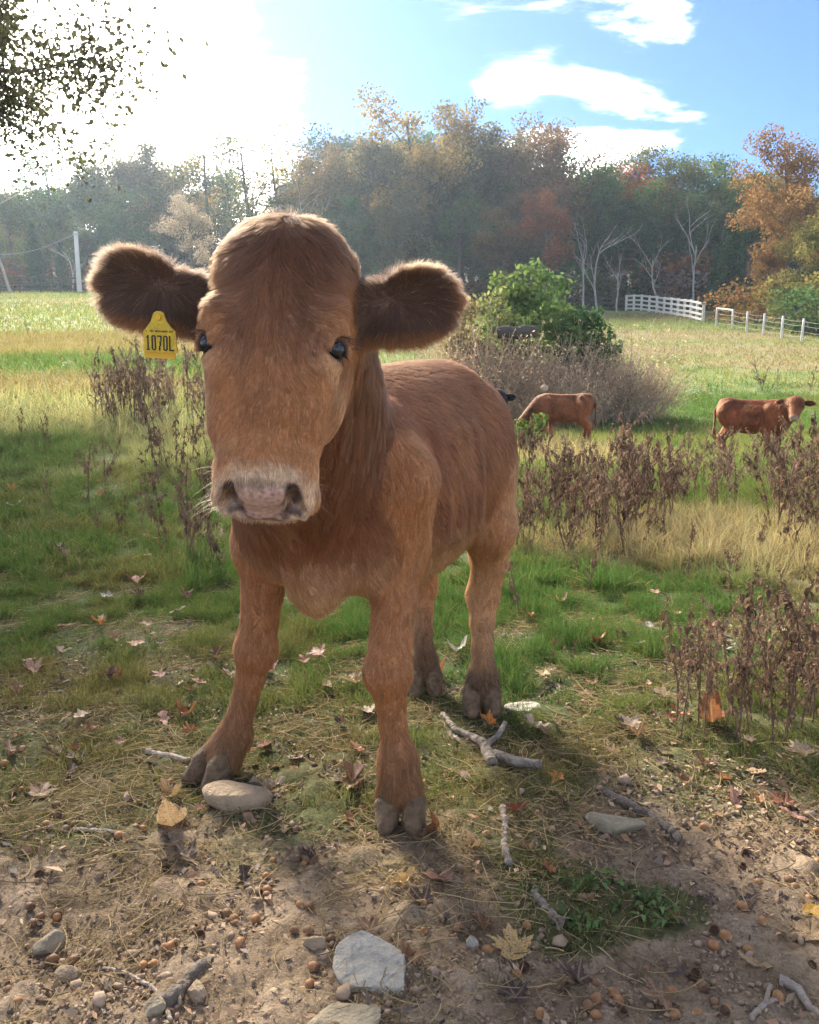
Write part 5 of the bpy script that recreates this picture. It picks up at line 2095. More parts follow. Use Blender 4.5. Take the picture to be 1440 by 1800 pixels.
BR_ = []
for i in range(4):
    (V, F), (cV, cF, cv) = brush_mesh(rb)
    BR_.append((mesh_np('stems', V, F, [M_BRUSH]), leaf_mesh('seed_heads', cV, cF, cv, M_LEAF)))
BRUSH = [(800, 580, 20.2, 'behind the ear of the calf'), (838, 560, 19.8, 'right beside the ear of the calf'), (872, 575, 19.4, 'left of the dark old log'), (905, 600, 19.2, 'around the dark old log'), (940, 590, 19.3, 'below the bright vine mound'),
         (975, 585, 19.5, 'below the meeting of the two vine mounds'), (1010, 600, 19.3, 'below the darker vine clump'), (1045, 590, 19.6, 'at the far corner of the darker vine clump'), (1075, 560, 20.5, 'standing tall right of the darker vine clump'), (1090, 605, 19.4, 'leaning out over the green grass'),
         (1118, 625, 19.8, 'low and grey at the end of the brush'), (1150, 640, 20.2, 'last and lowest at the end of the brush'), (885, 640, 18.3, 'low in front of the old log'), (960, 645, 18.2, 'right above the back of the grazing calf'), (1030, 640, 18.2, 'above the tail of the grazing calf'), (1000, 560, 21.5, 'caught between the vines')]
for i, (x_, t_, Y_, w_) in enumerate(BRUSH):
    T_ = px(x_, t_, Y_)
    z0 = float(TZ([T_[0]], [Y_])[0])
    s = max((T_[2] - z0) / 1.7, .35)
    e = empty('dry_brush', (T_[0], Y_, z0), rb.uniform(0, 6.28))
    e.scale = (max(s, .8),) * 2 + (s,)
    a_, c_ = BR_[i % 4]
    obj('stems', a_, e)
    c = obj('seed_heads', c_, e)
    c.color = ((.44, .29, .185, 1), (.40, .28, .19, 1), (.50, .38, .24, 1))[i % 3]
    tag(e, 'tangle of dry brown brush ' + w_, 'brush', 'dry brush around the vine mound')
# the dark old log in the brush, a pale stump, a few stones on the grass
def log_obj(name, px_, py_, Y, ln, r0, mat, label, cat='log', rz=0.0, z=.0):
    p = px(px_, py_, Y)
    q = np.linspace(-.5, .5, 9)[:, None] * np.array([[ln, 0, 0]]) + rb.normal(0, r0 * .10, (9, 3))
    V, F = tube(q, r0 * rb.uniform(.85, 1.1, 9), 10)
    F2 = [F, np.array([[k for k in range(10)][::-1], [80 + k for k in range(10)]])]
    o = obj(name, mesh_np(name, V, F2, [mat]), None, tuple(p))
    o.rotation_euler = (0, 0, rz)
    return tag(o, label, cat)


log_obj('old_log', 908, 584, 19.6, .95, .16, M_DARKW, 'dark old log stuck in the brush under the vines', rz=.2)
log_obj('stump', 957, 682, 17.4, .20, .075, M_BRUSH, 'pale stump in the brush above the back of the grazing calf', 'stump', 1.4)

# ------------------------------------------------------------------ dead weeds
M_WEED = simple_mat('dead_weed', (.12, .08, .055), rough=.95, noise=(24, (.22, .145, .095)), spec=.1)
M_WEEDL = foliage_mat('dead_weed_leaf', .25, (.19, .12, .075), .55, 6.0)


def weed_mesh(r, kind):
    """height 1; stem with side shoots, shrivelled hanging leaves, seed spikes at the top"""
    T, C = [], []
    LV, LF, lv, o = [], [], [], 0
    n_st = 1 if kind == 0 else r.integers(1, 3)
    axes = []
    for s in range(n_st):
        q = limb_path((r.normal(0, .02), r.normal(0, .02), -.03), (r.normal(0, .14), r.normal(0, .14), 1), 1.0 * (1 if s == 0 else r.uniform(.6, .9)), r, 9, .1, .06)
        T.append(tube(q, np.linspace(.0085, .0035, 10), 5))
        axes.append((q, 1.0))
        for k in range(r.integers(3, 8)):
            i = r.integers(3, 9)
            b_ = limb_path(q[i], unit((r.normal(), r.normal(), .9)), r.uniform(.12, .32), r, 4, .4, .12)
            T.append(tube(b_, np.linspace(.004, .002, 5), 4))
            axes.append((b_, .6))
    for q, w in axes:
        m = int((30 if w == 1 else 12) * (1.0 if kind == 0 else .8))
        for _ in range(m):
            t = r.uniform(.25 if w == 1 else .1, 1) * (len(q) - 1)
            i = min(int(t), len(q) - 2)
            p = q[i] + (q[i + 1] - q[i]) * (t - i)
            a = r.uniform(0, 6.28)
            ln = r.uniform(.035, .105) * (1.15 - .5 * t / len(q))
            wd = ln * r.uniform(.18, .36)
            out_ = np.array([math.cos(a), math.sin(a), 0])
            sd = np.array([-math.sin(a), math.cos(a), 0])
            z = np.array([0, 0, -1.0])
            tw = r.normal(0, .5)
            rows_ = []
            for k, f in enumerate((0, .4, .75, 1.0)):
                c_ = p + out_ * ln * (.45 * math.sin(f * 2.0)) + z * ln * (f * f * .9 - .12 * f)
                w_ = wd * (.35, 1, .8, .12)[k] * .5
                s2 = sd * math.cos(tw * f) + out_ * math.sin(tw * f)
                rows_ += [c_ - s2 * w_, c_ + s2 * w_ + z * w_ * .4]
            LV.append(np.array(rows_))
            LF.append(np.array([[0, 1, 3, 2], [2, 3, 5, 4], [4, 5, 7, 6]]) + o)
            lv += [r.random()] * 8
            o += 8
        if kind == 1 or w < 1:           # seed spike
            tp = np.linspace(.45, 1, 26)
            c_ = np.array([np.interp(tp * (len(q) - 1), range(len(q)), q[:, d]) for d in range(3)]).T + r.normal(0, .011, (26, 3))
            v_, f_ = leaves(c_, .022, r, .4, .7)
            LV.append(v_)
            LF.append(f_ + o)
            lv += list(np.repeat(r.random(26) * .6 + .4, 4))
            o += len(v_)
    V, F = merge(T)
    return mesh_np('stem', V, F, [M_WEED]), leaf_mesh('withered_leaves', np.concatenate(LV), np.concatenate(LF), np.array(lv), M_WEEDL)


rw = np.random.default_rng(41)
WM = [weed_mesh(rw, i % 2) for i in range(10)]
WEEDN = [0]


def weed(x, y, h, label, group, tone=(.105, .068, .048), lean=.0):
    z = float(TZ([x], [y])[0])
    e = empty('dead_weed', (x, y, z), rw.uniform(0, 6.28))
    e.rotation_euler[0] = rw.normal(lean, .09)
    e.rotation_euler[1] = rw.normal(0, .09)
    w_ = h * rw.uniform(.85, 1.2)
    e.scale = (w_, w_, h)
    a, b_ = WM[rw.integers(len(WM))]
    obj('stem', a, e)
    c = obj('withered_leaves', b_, e)
    k = rw.uniform(1.0, 2.1)
    c.color = (tone[0] * k, tone[1] * k, tone[2] * k, 1)
    tag(e, label, 'weed', group)
    WEEDN[0] += 1
    return e


def weed_px(x_, base, top, label, group, **kw):
    q = gp(x_, base)
    h = (base - top) / 1440.0 * math.hypot(q[1], 0.3)
    return weed(q[0], q[1], max(h * 1.12, .08), label, group, **kw)


def thicket(n, xs, bases, hpx, label, group, tone, spots):
    """label + where: the spot (pixel column, words) nearest to the weed"""
    for i in range(n):
        x_ = rw.uniform(*xs)
        b_ = rw.uniform(*bases)
        h_ = rw.uniform(*hpx)
        size = 'taller ' if h_ > (hpx[0] * .45 + hpx[1] * .55) else 'shorter '
        row = ', front row' if b_ > (bases[0] + bases[1]) / 2 else ', back row'
        weed_px(x_, b_, b_ - h_, size + label + ' ' + min(spots, key=lambda s: abs(s[0] - x_))[1] + row, group, tone=tone)


G1, G2, G3 = 'dead weeds of the thicket behind the head', 'dead weeds of the thicket behind the rump', 'dead weeds of the near clump'
grey_b, dark_b, warm_b = (.150, .105, .072), (.105, .068, .046), (.125, .082, .055)
thicket(50, (165, 420), (712, 765), (72, 118), 'dark dead weed in the thicket', G1, grey_b, [(175, 'at its outer end'), (215, 'left of the ear tag'), (270, 'right below the ear tag'), (320, 'between the ear tag and the eye'), (385, 'behind the cheek of the calf')])
thicket(13, (280, 420), (760, 900), (80, 130), 'dead weed in the grass', G1, dark_b, [(290, 'well left of the muzzle'), (335, 'left of the muzzle'), (380, 'touching the muzzle'), (420, 'hidden behind the muzzle')])
thicket(58, (905, 1190), (900, 985), (90, 170), 'dead weed in thicket', G2, dark_b, [(910, 'touching the rump of the calf'), (955, 'just beside the rump'), (1000, 'below the grazing calf'), (1045, 'below the tail of the grazing calf'), (1090, 'right of the grazing calf'), (1140, 'at its ragged end by the dry grass')])
thicket(76, (1085, 1470), (840, 905), (50, 98), 'brown dead weed', G2, grey_b, [(1140, 'midway between the field calves'), (1190, 'nearer the looking calf'), (1240, 'just left of the looking calf'), (1290, 'before the hind legs of the looking calf'), (1340, 'before the belly of the looking calf'), (1390, 'before the forelegs of the looking calf'), (1445, 'beyond the head of the looking calf')])
thicket(22, (1350, 1470), (900, 985), (90, 180), 'dead weed in the tall stand', G2, dark_b, [(1360, 'at its near side'), (1405, 'in its middle'), (1450, 'cut by the picture edge')])
thicket(14, (930, 1180), (800, 860), (28, 70), 'low greyish dead weed', G2, (.20, .15, .12), [(940, 'under the head of the grazing calf'), (985, 'under the belly of the grazing calf'), (1035, 'under the tail of the grazing calf'), (1090, 'a little right of the grazing calf'), (1160, 'in the grass between the field calves')])
thicket(24, (1165, 1455), (1190, 1310), (110, 220), 'shaggy reddish weed in the near clump', 'dead weeds packed in the near clump', warm_b, [(1190, 'at its left end'), (1250, 'left of its middle'), (1310, 'in its middle'), (1370, 'right of its middle'), (1440, 'at the picture edge')])
EDGE_W = [(1195, 1275, 1060), (1218, 1240, 1120), (1290, 1290, 1030), (1305, 1310, 1085), (1326, 1270, 1120), (1338, 1250, 1145), (1390, 1285, 1010), (1405, 1240, 1040), (1425, 1270, 1050), (1437, 1225, 1020), (1265, 1225, 1125), (1170, 1200, 1120), (1245, 1170, 1100), (1350, 1180, 1070), (1372, 1310, 1160), (1448, 1300, 1080)]
for i, (x_, b_, t_) in enumerate(sorted(EDGE_W)):
    ords = ['first', 'second', 'third', 'fourth', 'fifth', 'sixth', 'seventh', 'eighth', 'ninth', 'tenth', 'eleventh', 'twelfth', 'thirteenth', 'fourteenth', 'fifteenth', 'last']
    weed_px(x_, b_, t_, '%s from the left of the reddish dead weeds of the near clump' % ords[i], G3, tone=warm_b)
SOLO = [(85, 790, 730, 'small lone dead weed high on the left grass'), (36, 780, 722, 'thin dead weed nearest the left picture edge'), (90, 905, 830, 'lone dead weed with drooping head left of the grouped ones'), (152, 875, 765, 'tall dead weed with dark leaves at the start of the left group'),
        (185, 865, 770, 'tall dead weed right next to the dark leaved one'), (172, 955, 890, 'short pale dead weed below the left group'), (215, 940, 870, 'slim dead weed with few leaves left of the leg'), (245, 940, 840, 'leafy dead weed midway in the left group'), (255, 865, 790, 'dead weed rising behind the leafy one'),
        (285, 960, 855, 'broad shabby dead weed in the left group'), (300, 965, 840, 'twin of the broad dead weed, a little taller'), (330, 985, 830, 'tall dead weed left of the foreleg'), (345, 990, 860, 'dead weed nearly touching the muzzle hairs'), (278, 830, 765, 'thin upright dead weed behind the left group'), (300, 840, 775, 'crooked dead weed behind the left group'),
        (375, 1000, 880, 'dead weed just left of the chest of the calf'), (395, 1020, 900, 'dead weed touching the edge of the foreleg'), (362, 960, 820, 'dead weed under the pale muzzle ring'),
        (917, 1085, 945, 'lone dead weed right of the hind leg'), (1018, 1030, 950, 'slim dead weed standing in green grass beyond the hind leg'), (1035, 1045, 935, 'dead weed pair partner in the green grass, the taller'), (1211, 1030, 935, 'dark dead weed alone before the pale dry grass'), (1283, 1075, 975, 'forked dead weed alone in the dry grass'), (1165, 960, 935, 'leaning broken dead weed in the dry grass'),
        (1330, 980, 900, 'dead weed alone amid the pale dry grass'), (1412, 1020, 950, 'dark branching dead weed near the picture edge'), (965, 1175, 1125, 'tiny dead weed in the lush grass near the hoof'), (1000, 1180, 1120, 'small dead weed in the lush grass'), (1012, 1110, 1070, 'short dark dead weed top in the lush grass'), (1085, 1135, 1100, 'little dead weed in the lush grass before the thicket'),
        (55, 600, 565, 'dead weed alone on the left sunlit slope'), (1365, 700, 655, 'dead weed with pale top on the far grass above the looking calf'), (1340, 690, 640, 'pale headed weed on the far right grass'), (1420, 705, 650, 'dark spindly weed above the head of the looking calf'), (1232, 640, 622, 'small dark weed on the far bright grass'), (1135, 735, 700, 'small weed between the two field calves')]
for x_, b_, t_, lab in SOLO:
    weed_px(x_, b_, t_, lab, None, tone=dark_b if b_ > 700 else grey_b)
# ------------------------------------------------------------------ stones, sticks, acorns, fallen leaves
rl = np.random.default_rng(51)


def on_ground(o, x, y, dz=0.0):
    o.location = (x, y, float(TZ([x], [y])[0]) + dz)


def rock_mesh(name, dims, seed, mat, cuts=9, rough=.05, sub=4, top=None):
    r = np.random.default_rng(seed)
    b_ = bmesh.new()
    bmesh.ops.create_icosphere(b_, subdivisions=sub, radius=1)
    V = np.array([v.co for v in b_.verts])
    for i in range(cuts):                      # split faces: clip the ball by planes
        n_ = unit(r.normal(0, 1, 3))
        d = r.uniform(.55, .86)
        e = V @ n_ - d
        V = V - np.maximum(e, 0)[:, None] * n_
    if top is not None:
        e = V[:, 2] - top - .06 * V[:, 0]
        V[:, 2] -= np.maximum(e, 0) * .92
    V = V * (1 + rough * fbm(V, 2.2, 4, seed))[:, None] + .030 * fbm(V, 8, 4, seed + 2, .6)[:, None] * V
    V = V * np.array(dims) * .5 * 1.15
    for v, c in zip(b_.verts, V):
        v.co = c
    return bm_mesh(name, b_, [mat], True)


def stone(px_, py_, dims, rz, mat, label, seed, sink=.25, top=None, tilt=(0, 0), cuts=9):
    q = gp(px_, py_)
    o = obj('stone', rock_mesh('stone', dims, seed, mat, cuts, .06, 4, top))
    on_ground(o, q[0], q[1], dims[2] * (.5 - sink))
    o.rotation_euler = (tilt[0], tilt[1], rz)
    return tag(o, label, 'stone')


M_SLAB = simple_mat('slab_stone', (.29, .265, .21), rough=.95, noise=(22, (.44, .405, .33)), bump=1.0, bscale=45)
M_TANST = simple_mat('tan_stone', (.25, .185, .115), rough=.9, noise=(26, (.36, .27, .175)), bump=.5, bscale=90)
M_GRNST = simple_mat('grey_green_stone', (.21, .175, .115), rough=.9, noise=(20, (.32, .265, .175)), bump=.5, bscale=70)
stone(662, 1712, (.135, .120, .038), -.65, M_SLAB, 'pale grey slab stone in the bare dirt at the picture bottom', 3, .30, .30, (.12, .10), 12)
stone(605, 1800, (.115, .07, .034), .2, M_GRNST, 'flat stone cut off by the picture bottom edge', 5, .35, .35)
stone(415, 1414, (.150, .085, .075), .05, M_TANST, 'rounded tan stone in front of the forward hoof', 8, .28, .55, (0, .03), 6)
stone(1082, 1460, (.125, .055, .050), -.25, M_GRNST, 'long grey green stone lying by the rotten branch', 12, .25, .6, (0, .05), 5)
stone(922, 1250, (.11, .07, .025), .1, M_SLAB, 'flat pale stone in the grass beyond the hind hoof', 14, .2, .4)
stone(555, 1676, (.040, .035, .03), .5, M_TANST, 'small yellowish stone left of the pale slab', 15, .25)
stone(345, 1755, (.026, .036, .03), .9, M_TANST, 'small orange stone beside the dark bark piece', 16, .2)
stone(830, 1665, (.022, .022, .02), .9, M_SLAB, 'little pale stone left of the big tan maple leaf', 18, .2)
stone(270, 1778, (.034, .03, .024), .3, M_GRNST, 'small grey stone left of the curved twig end', 19, .2)
stone(120, 1730, (.03, .04, .025), 1.2, M_TANST, 'small tan stone in the dirt at the left bottom', 22, .2)
stone(88, 1668, (.05, .045, .04), 1.0, M_GRNST, 'squarish clod like stone in the dirt at the left', 23, .3)

M_TWIG = simple_mat('twig_bark', (.23, .165, .105), rough=.9, noise=(30, (.40, .35, .29)), bump=.5, bscale=120)
M_TWIGD = simple_mat('dark_twig', (.10, .078, .060), rough=.95, noise=(25, (.20, .165, .13)), bump=.7, bscale=90)
M_PEEL = simple_mat('peeling_bark', (.12, .09, .065), rough=.95, noise=(38, (.36, .31, .25)), bump=.8, bscale=60)


def stick(pts_px, r0, r1, mat, label, cat='stick', name='stick', lift=.3, branches=(), knob=.10, sides=8):
    """a stick lying through pixel points"""
    Q = np.array([gp(a, b) for a, b in pts_px])
    Q[:, 2] = TZ(Q[:, 0], Q[:, 1])
    t = np.linspace(0, len(Q) - 1, 8 * (len(Q) - 1) + 1)
    W = np.array([np.interp(t, range(len(Q)), Q[:, i]) for i in range(3)]).T
    R = .8 * np.linspace(r0, r1, len(W)) * (1 + knob * fbm(W, 60, 3, 5)) 
    W[:, 2] = TZ(W[:, 0], W[:, 1]) + R * lift + .002
    W += rl.normal(0, 1, W.shape) * r0 * .10
    V, F = tube(W - W[0], R, sides)
    n = len(W)
    parts = [F, np.array([[k for k in range(sides)][::-1], [(n - 1) * sides + k for k in range(sides)]])]
    o = obj(name, mesh_np(name, V, parts, [mat]), None, tuple(W[0]))
    for bp_, br0, br1 in branches:
        B = np.array([gp(a, b) for a, b in bp_])
        tt_ = np.linspace(0, len(B) - 1, 6 * (len(B) - 1) + 1)
        WB = np.array([np.interp(tt_, range(len(B)), B[:, i]) for i in range(3)]).T
        RB = np.linspace(br0, br1, len(WB))
        WB[:, 2] = TZ(WB[:, 0], WB[:, 1]) + RB * .5 + .004 + .02 * np.linspace(0, 1, len(WB))
        V, F = tube(WB - W[0], RB, 7)
        obj('branch', mesh_np('branch', V, [F, np.array([[(len(WB) - 1) * 7 + k for k in range(7)]])], [mat]), o)
    return tag(o, label, cat)


stick([(130, 1464), (185, 1470), (240, 1478), (290, 1473), (345, 1478)], .0060, .0035, M_TWIG, 'pale straight stick on the dirt left of the tan leaf')
stick([(180, 1712), (225, 1722), (268, 1745), (292, 1775), (300, 1805)], .0036, .0050, M_TWIG, 'pale curved twig at the left picture bottom')
stick([(268, 1785), (310, 1752), (345, 1722), (372, 1700)], .020, .012, M_TWIGD, 'dark weathered piece of bark beside the curved twig', 'bark', 'bark_piece', .1, (), .5, 7)
stick([(778, 1262), (800, 1290), (830, 1303), (852, 1320), (866, 1352)], .0085, .021, M_PEEL, 'forked broken branch lying behind the near front hoof', 'branch', 'branch', .5, [([(856, 1318), (875, 1305), (888, 1290)], .009, .007), ([(866, 1335), (900, 1352), (950, 1364)], .016, .012)])
stick([(1062, 1398), (1100, 1418), (1140, 1440), (1180, 1470), (1196, 1482)], .013, .016, M_TWIGD, 'rotten brown branch sunk in the soil behind the grey green stone', 'branch', 'branch', .2, (), .3)
stick([(884, 1422), (888, 1455), (886, 1495), (893, 1530)], .010, .012, M_PEEL, 'peeling stick pointing away from the near hoof', lift=.3, knob=.3)
stick([(938, 1578), (955, 1602), (975, 1622), (990, 1640)], .011, .015, M_PEEL, 'knobbly peeling stick above the big tan maple leaf', lift=.3, knob=.4)
stick([(640, 1788), (680, 1785), (720, 1780), (745, 1778)], .0042, .003, M_TWIGD, 'thin dark twig at the bottom edge beside the flat stone', branches=[([(648, 1788), (645, 1768)], .003, .002)])
stick([(230, 1330), (260, 1342), (300, 1358), (320, 1365)], .0045, .004, M_TWIGD, 'dark twig pointing at the forward hoof')
stick([(258, 1325), (295, 1332), (335, 1342)], .012, .010, M_TWIG, 'weathered wood strip left of the forward hoof', name='wood_strip', cat='wood')
stick([(0, 1117), (25, 1112), (48, 1104)], .008, .006, M_TWIGD, 'dark twig entering at the left picture edge')
stick([(375, 1105), (388, 1122), (402, 1138)], .006, .004, M_SLAB, 'pale bleached twig in the grass left of the foreleg')
stick([(520, 1345), (560, 1315), (583, 1290), (588, 1270)], .003, .0018, M_TWIGD, 'thin curved twig between the front hooves')
stick([(0, 1790), (22, 1783), (26, 1779)], .006, .006, M_TWIGD, 'stub of a dark stick in the left bottom corner')
stick([(1440, 1795), (1400, 1752), (1370, 1735)], .008, .010, M_TWIG, 'pale stick at the right bottom corner')
stick([(1318, 1795), (1345, 1778), (1372, 1768)], .006, .005, M_TWIG, 'twisted pale root piece near the right bottom corner', branches=[([(1345, 1778), (1352, 1762)], .004, .003)])
stick([(190, 1390), (235, 1405), (300, 1445), (325, 1468)], .0022, .0018, M_TWIG, 'thin straw coloured stem crossing the tan leaf')
stick([(65, 1425), (90, 1428), (110, 1440)], .003, .0025, M_TWIG, 'short pale twig in the dirt at the left')

LM = [('pale slab stone', 662, 1712), ('rounded tan stone', 415, 1414), ('long grey green stone', 1082, 1458), ('pale straight stick', 235, 1472), ('curved twig', 262, 1745), ('forked branch', 850, 1312), ('knobbly peeling stick', 965, 1610),
      ('big tan maple leaf', 905, 1690), ('dark bark piece', 315, 1745), ('rotten branch', 1140, 1440), ('near front hoof', 703, 1440), ('forward hoof', 372, 1360), ('bright yellow leaf', 1425, 1610), ('outer hind hoof', 847, 1245), ('inner hind hoof', 745, 1212),
      ('foreleg of the forward hoof', 430, 1150), ('lone weed by the hind leg', 917, 1060), ('weeds of the near clump', 1330, 1200), ('left group of dead weeds', 230, 900), ('weathered wood strip', 295, 1332), ('peeling stick', 888, 1475), ('squarish clod stone', 88, 1668), ('pale root piece', 1345, 1780), ('dark twig at the edge', 20, 1112)]
NUMW = ['one', 'two', 'three', 'four', 'five', 'six', 'seven', 'eight', 'nine', 'ten', 'eleven', 'twelve']
ORD = ['leftmost', 'second', 'third', 'fourth', 'fifth', 'sixth', 'seventh', 'eighth', 'ninth', 'tenth']
PENDING = []


def where(x, y):
    d = [(math.hypot(x - a, (y - b) * 1.4), n, a, b) for n, a, b in LM]
    r, n, a, b = min(d)
    if abs(x - a) > abs(y - b) * 1.2:
        s = 'left of' if x < a else 'right of'
    else:
        s = 'beyond' if y < b else 'this side of'
    return ('close ' if r < 62 else '') + s + ' the ' + n


def later(o, noun, plural, x, y, cat, group):
    PENDING.append((o, noun, plural, where(x, y), x, y, cat, group))


def settle():
    by = {}
    for p in PENDING:
        by.setdefault((p[1], p[3]), []).append(p)
    for (noun, w_), v in by.items():
        v.sort(key=lambda p: p[4])
        for i, p in enumerate(v):
            if len(v) == 1:
                lab = '%s %s' % (noun, w_)
            elif i == len(v) - 1:
                lab = 'rightmost of %s %s %s' % (NUMW[min(len(v), 12) - 1], p[2], w_)
            else:
                lab = '%s%s of %s %s %s' % (ORD[min(i, 9)], '' if i == 0 else ' from left', NUMW[min(len(v), 12) - 1], p[2], w_)
            tag(p[0], lab, p[6], p[7])


# acorns
def lathe(prof, n=14):
    V, F = [], []
    for r_, z in prof:
        for i in range(n):
            a = 2 * math.pi * i / n
            V.append((r_ * math.cos(a), r_ * math.sin(a), z))
    for j in range(len(prof) - 1):
        for i in range(n):
            F.append((j * n + i, j * n + (i + 1) % n, (j + 1) * n + (i + 1) % n, (j + 1) * n + i))
    return np.array(V), np.array(F)


M_NUT = [simple_mat('acorn_shell_%s' % n_, c1, rough=.62, noise=(90, c2), spec=.22) for n_, c1, c2 in (('tan', (.25, .115, .045), (.36, .19, .085)), ('brown', (.15, .080, .040), (.23, .135, .07)), ('grey', (.17, .115, .068), (.26, .185, .11)))]
M_SCAR = simple_mat('acorn_scar', (.46, .34, .22), rough=.8)
M_CAP = simple_mat('acorn_cap', (.185, .100, .055), rough=.9, noise=(200, (.34, .20, .115)), bump=1.0, bscale=420)
nv, nf = lathe([(.0002, -.0088), (.0040, -.0086), (.0044, -.0080), (.0072, -.0058), (.0086, -.0015), (.0085, .003), (.0068, .0072), (.0038, .0096), (.0012, .0104), (.0005, .0122), (.0001, .0123)])
NUTS = [mesh_np('acorn', nv * s, nf, [m, M_SCAR], mi=np.where(np.arange(len(nf)) < 14, 1, 0)) for m, s in ((M_NUT[0], 1), (M_NUT[1], 1.05), (M_NUT[2], .95), (M_NUT[0], 1.12))]
cv_, cf_ = lathe([(.0001, -.0075), (.0045, -.0070), (.0085, -.0045), (.0104, -.0005), (.0100, .0025), (.0088, .0030), (.0082, .0), (.0068, -.0035), (.003, -.0055), (.0001, -.0058)], 16)
cv2 = cv_ * (1 + .06 * vnoise(cv_, 900, 3))[:, None]
CAPM = mesh_np('acorn_cap', cv2, cf_, [M_CAP])
st_v, st_f = tube([(0, 0, -.0072), (.001, 0, -.011), (.003, 0, -.014)], [.0014, .0011, .0012], 6)
STEMM = mesh_np('stalk', st_v, st_f, [M_CAP])
AL = [(100, 55), (115, 20), (288, 68), (125, 70), (165, 88), (40, 155), (15, 195), (50, 318, 1), (100, 310, 1), (20, 350), (75, 290), (200, 345), (205, 385, 2), (165, 408), (230, 425), (258, 410), (318, 420), (450, 325), (420, 455), (465, 475), (478, 428), (505, 424), (720, 432, 1),
      (560, 275), (600, 268), (338, 520), (330, 553), (350, 590), (142, 600, 1), (585, 575, 1), (580, 548, 2), (637, 533), (675, 640, 1), (705, 625), (108, 720, 2), (143, 730), (200, 735, 2), (118, 757), (345, 865), (257, 890), (582, 853), (545, 905), (505, 920), (705, 812, 1), (680, 785), (800, 735), (830, 770), (815, 800), (845, 828), (824, 746),
      (900, 745), (960, 545), (1046, 540), (1072, 552), (1090, 575), (1130, 572, 2), (937, 605), (938, 637), (940, 667), (912, 676), (1055, 690), (1090, 697), (1085, 790), (1033, 780), (1165, 825), (1385, 805), (1105, 932, 2), (1090, 965), (1030, 408), (1042, 422), (1300, 450), (1375, 580), (60, 1035), (185, 895, 2), (600, 855), (1010, 300), (30, 1000), (950, 480), (250, 200), (80, 150)]
AR = [(230, 395), (270, 440), (50, 560), (75, 585), (178, 565), (450, 368), (590, 418), (625, 448), (670, 478), (690, 450), (735, 372), (48, 685), (165, 785), (50, 805), (275, 865), (412, 770), (606, 668), (632, 676), (405, 932, 1), (376, 938), (550, 992, 1), (565, 962), (650, 965), (925, 998), (1003, 950, 1), (1030, 985, 2), (1070, 795, 1), (1112, 802), (1068, 843), (1190, 850), (1225, 620),
      (1333, 612), (1354, 632), (1405, 672), (1180, 515, 1), (1172, 565, 1), (1035, 425), (1010, 470), (1415, 905, 1), (1260, 1000), (1295, 1020), (1070, 1060, 2), (1112, 1065, 2), (625, 1065, 2), (655, 1043), (735, 1040), (715, 1005), (460, 1085), (655, 1092), (750, 1092, 1), (1010, 1090), (1375, 545), (1428, 575), (1435, 540), (1415, 1090), (1430, 440), (1065, 527), (440, 845), (300, 640), (1350, 820), (1240, 760), (1170, 700), (830, 930), (860, 1020), (930, 1080)]
for side, lst in ((0, AL), (720, AR)):
    for q in lst:
        x_, y_ = side + q[0] / 2, 1250 + q[1] / 2
        t_ = q[2] if len(q) > 2 else 0
        g = gp(x_, y_)
        tilt = Matrix.Rotation(rl.uniform(0, 6.28), 3, 'Z') @ Matrix.Rotation(rl.uniform(1.0, 1.9), 3, 'X')
        sc = rl.uniform(.74, 1.02)
        if t_ == 0:
            k = rl.integers(4)
            o = obj('acorn', NUTS[k])
            on_ground(o, g[0], g[1], .0046 * sc)
            o.rotation_euler = tilt.to_euler()
            noun = ['orange tan acorn', 'brown acorn', 'greyish acorn', 'large orange tan acorn'][k]
            pl = noun + 's'
        elif t_ == 1:
            o = obj('acorn_cupule', CAPM)
            on_ground(o, g[0], g[1], .0075 * sc)
            o.rotation_euler = (rl.uniform(.3, 1.2), rl.uniform(-.4, .4), rl.uniform(-.8, .8))
            obj('stalk', STEMM, o)
            noun, pl = 'empty brown acorn cap', 'empty acorn caps'
        else:
            o = empty('acorn', (0, 0, 0))
            on_ground(o, g[0], g[1], .0085 * sc)
            o.rotation_euler = tilt.to_euler()
            obj('nut', NUTS[rl.integers(2)], o)
            c = obj('cap', CAPM, o)
            c.location = (0, 0, -.0035)
            noun, pl = 'acorn still in its cap', 'capped acorns'
        o.scale = (sc, sc, sc)
        later(o, noun, pl, x_, y_, 'acorn' if t_ != 1 else 'acorn cap', 'acorns on the dirt' if t_ != 1 else 'acorn caps on the dirt')

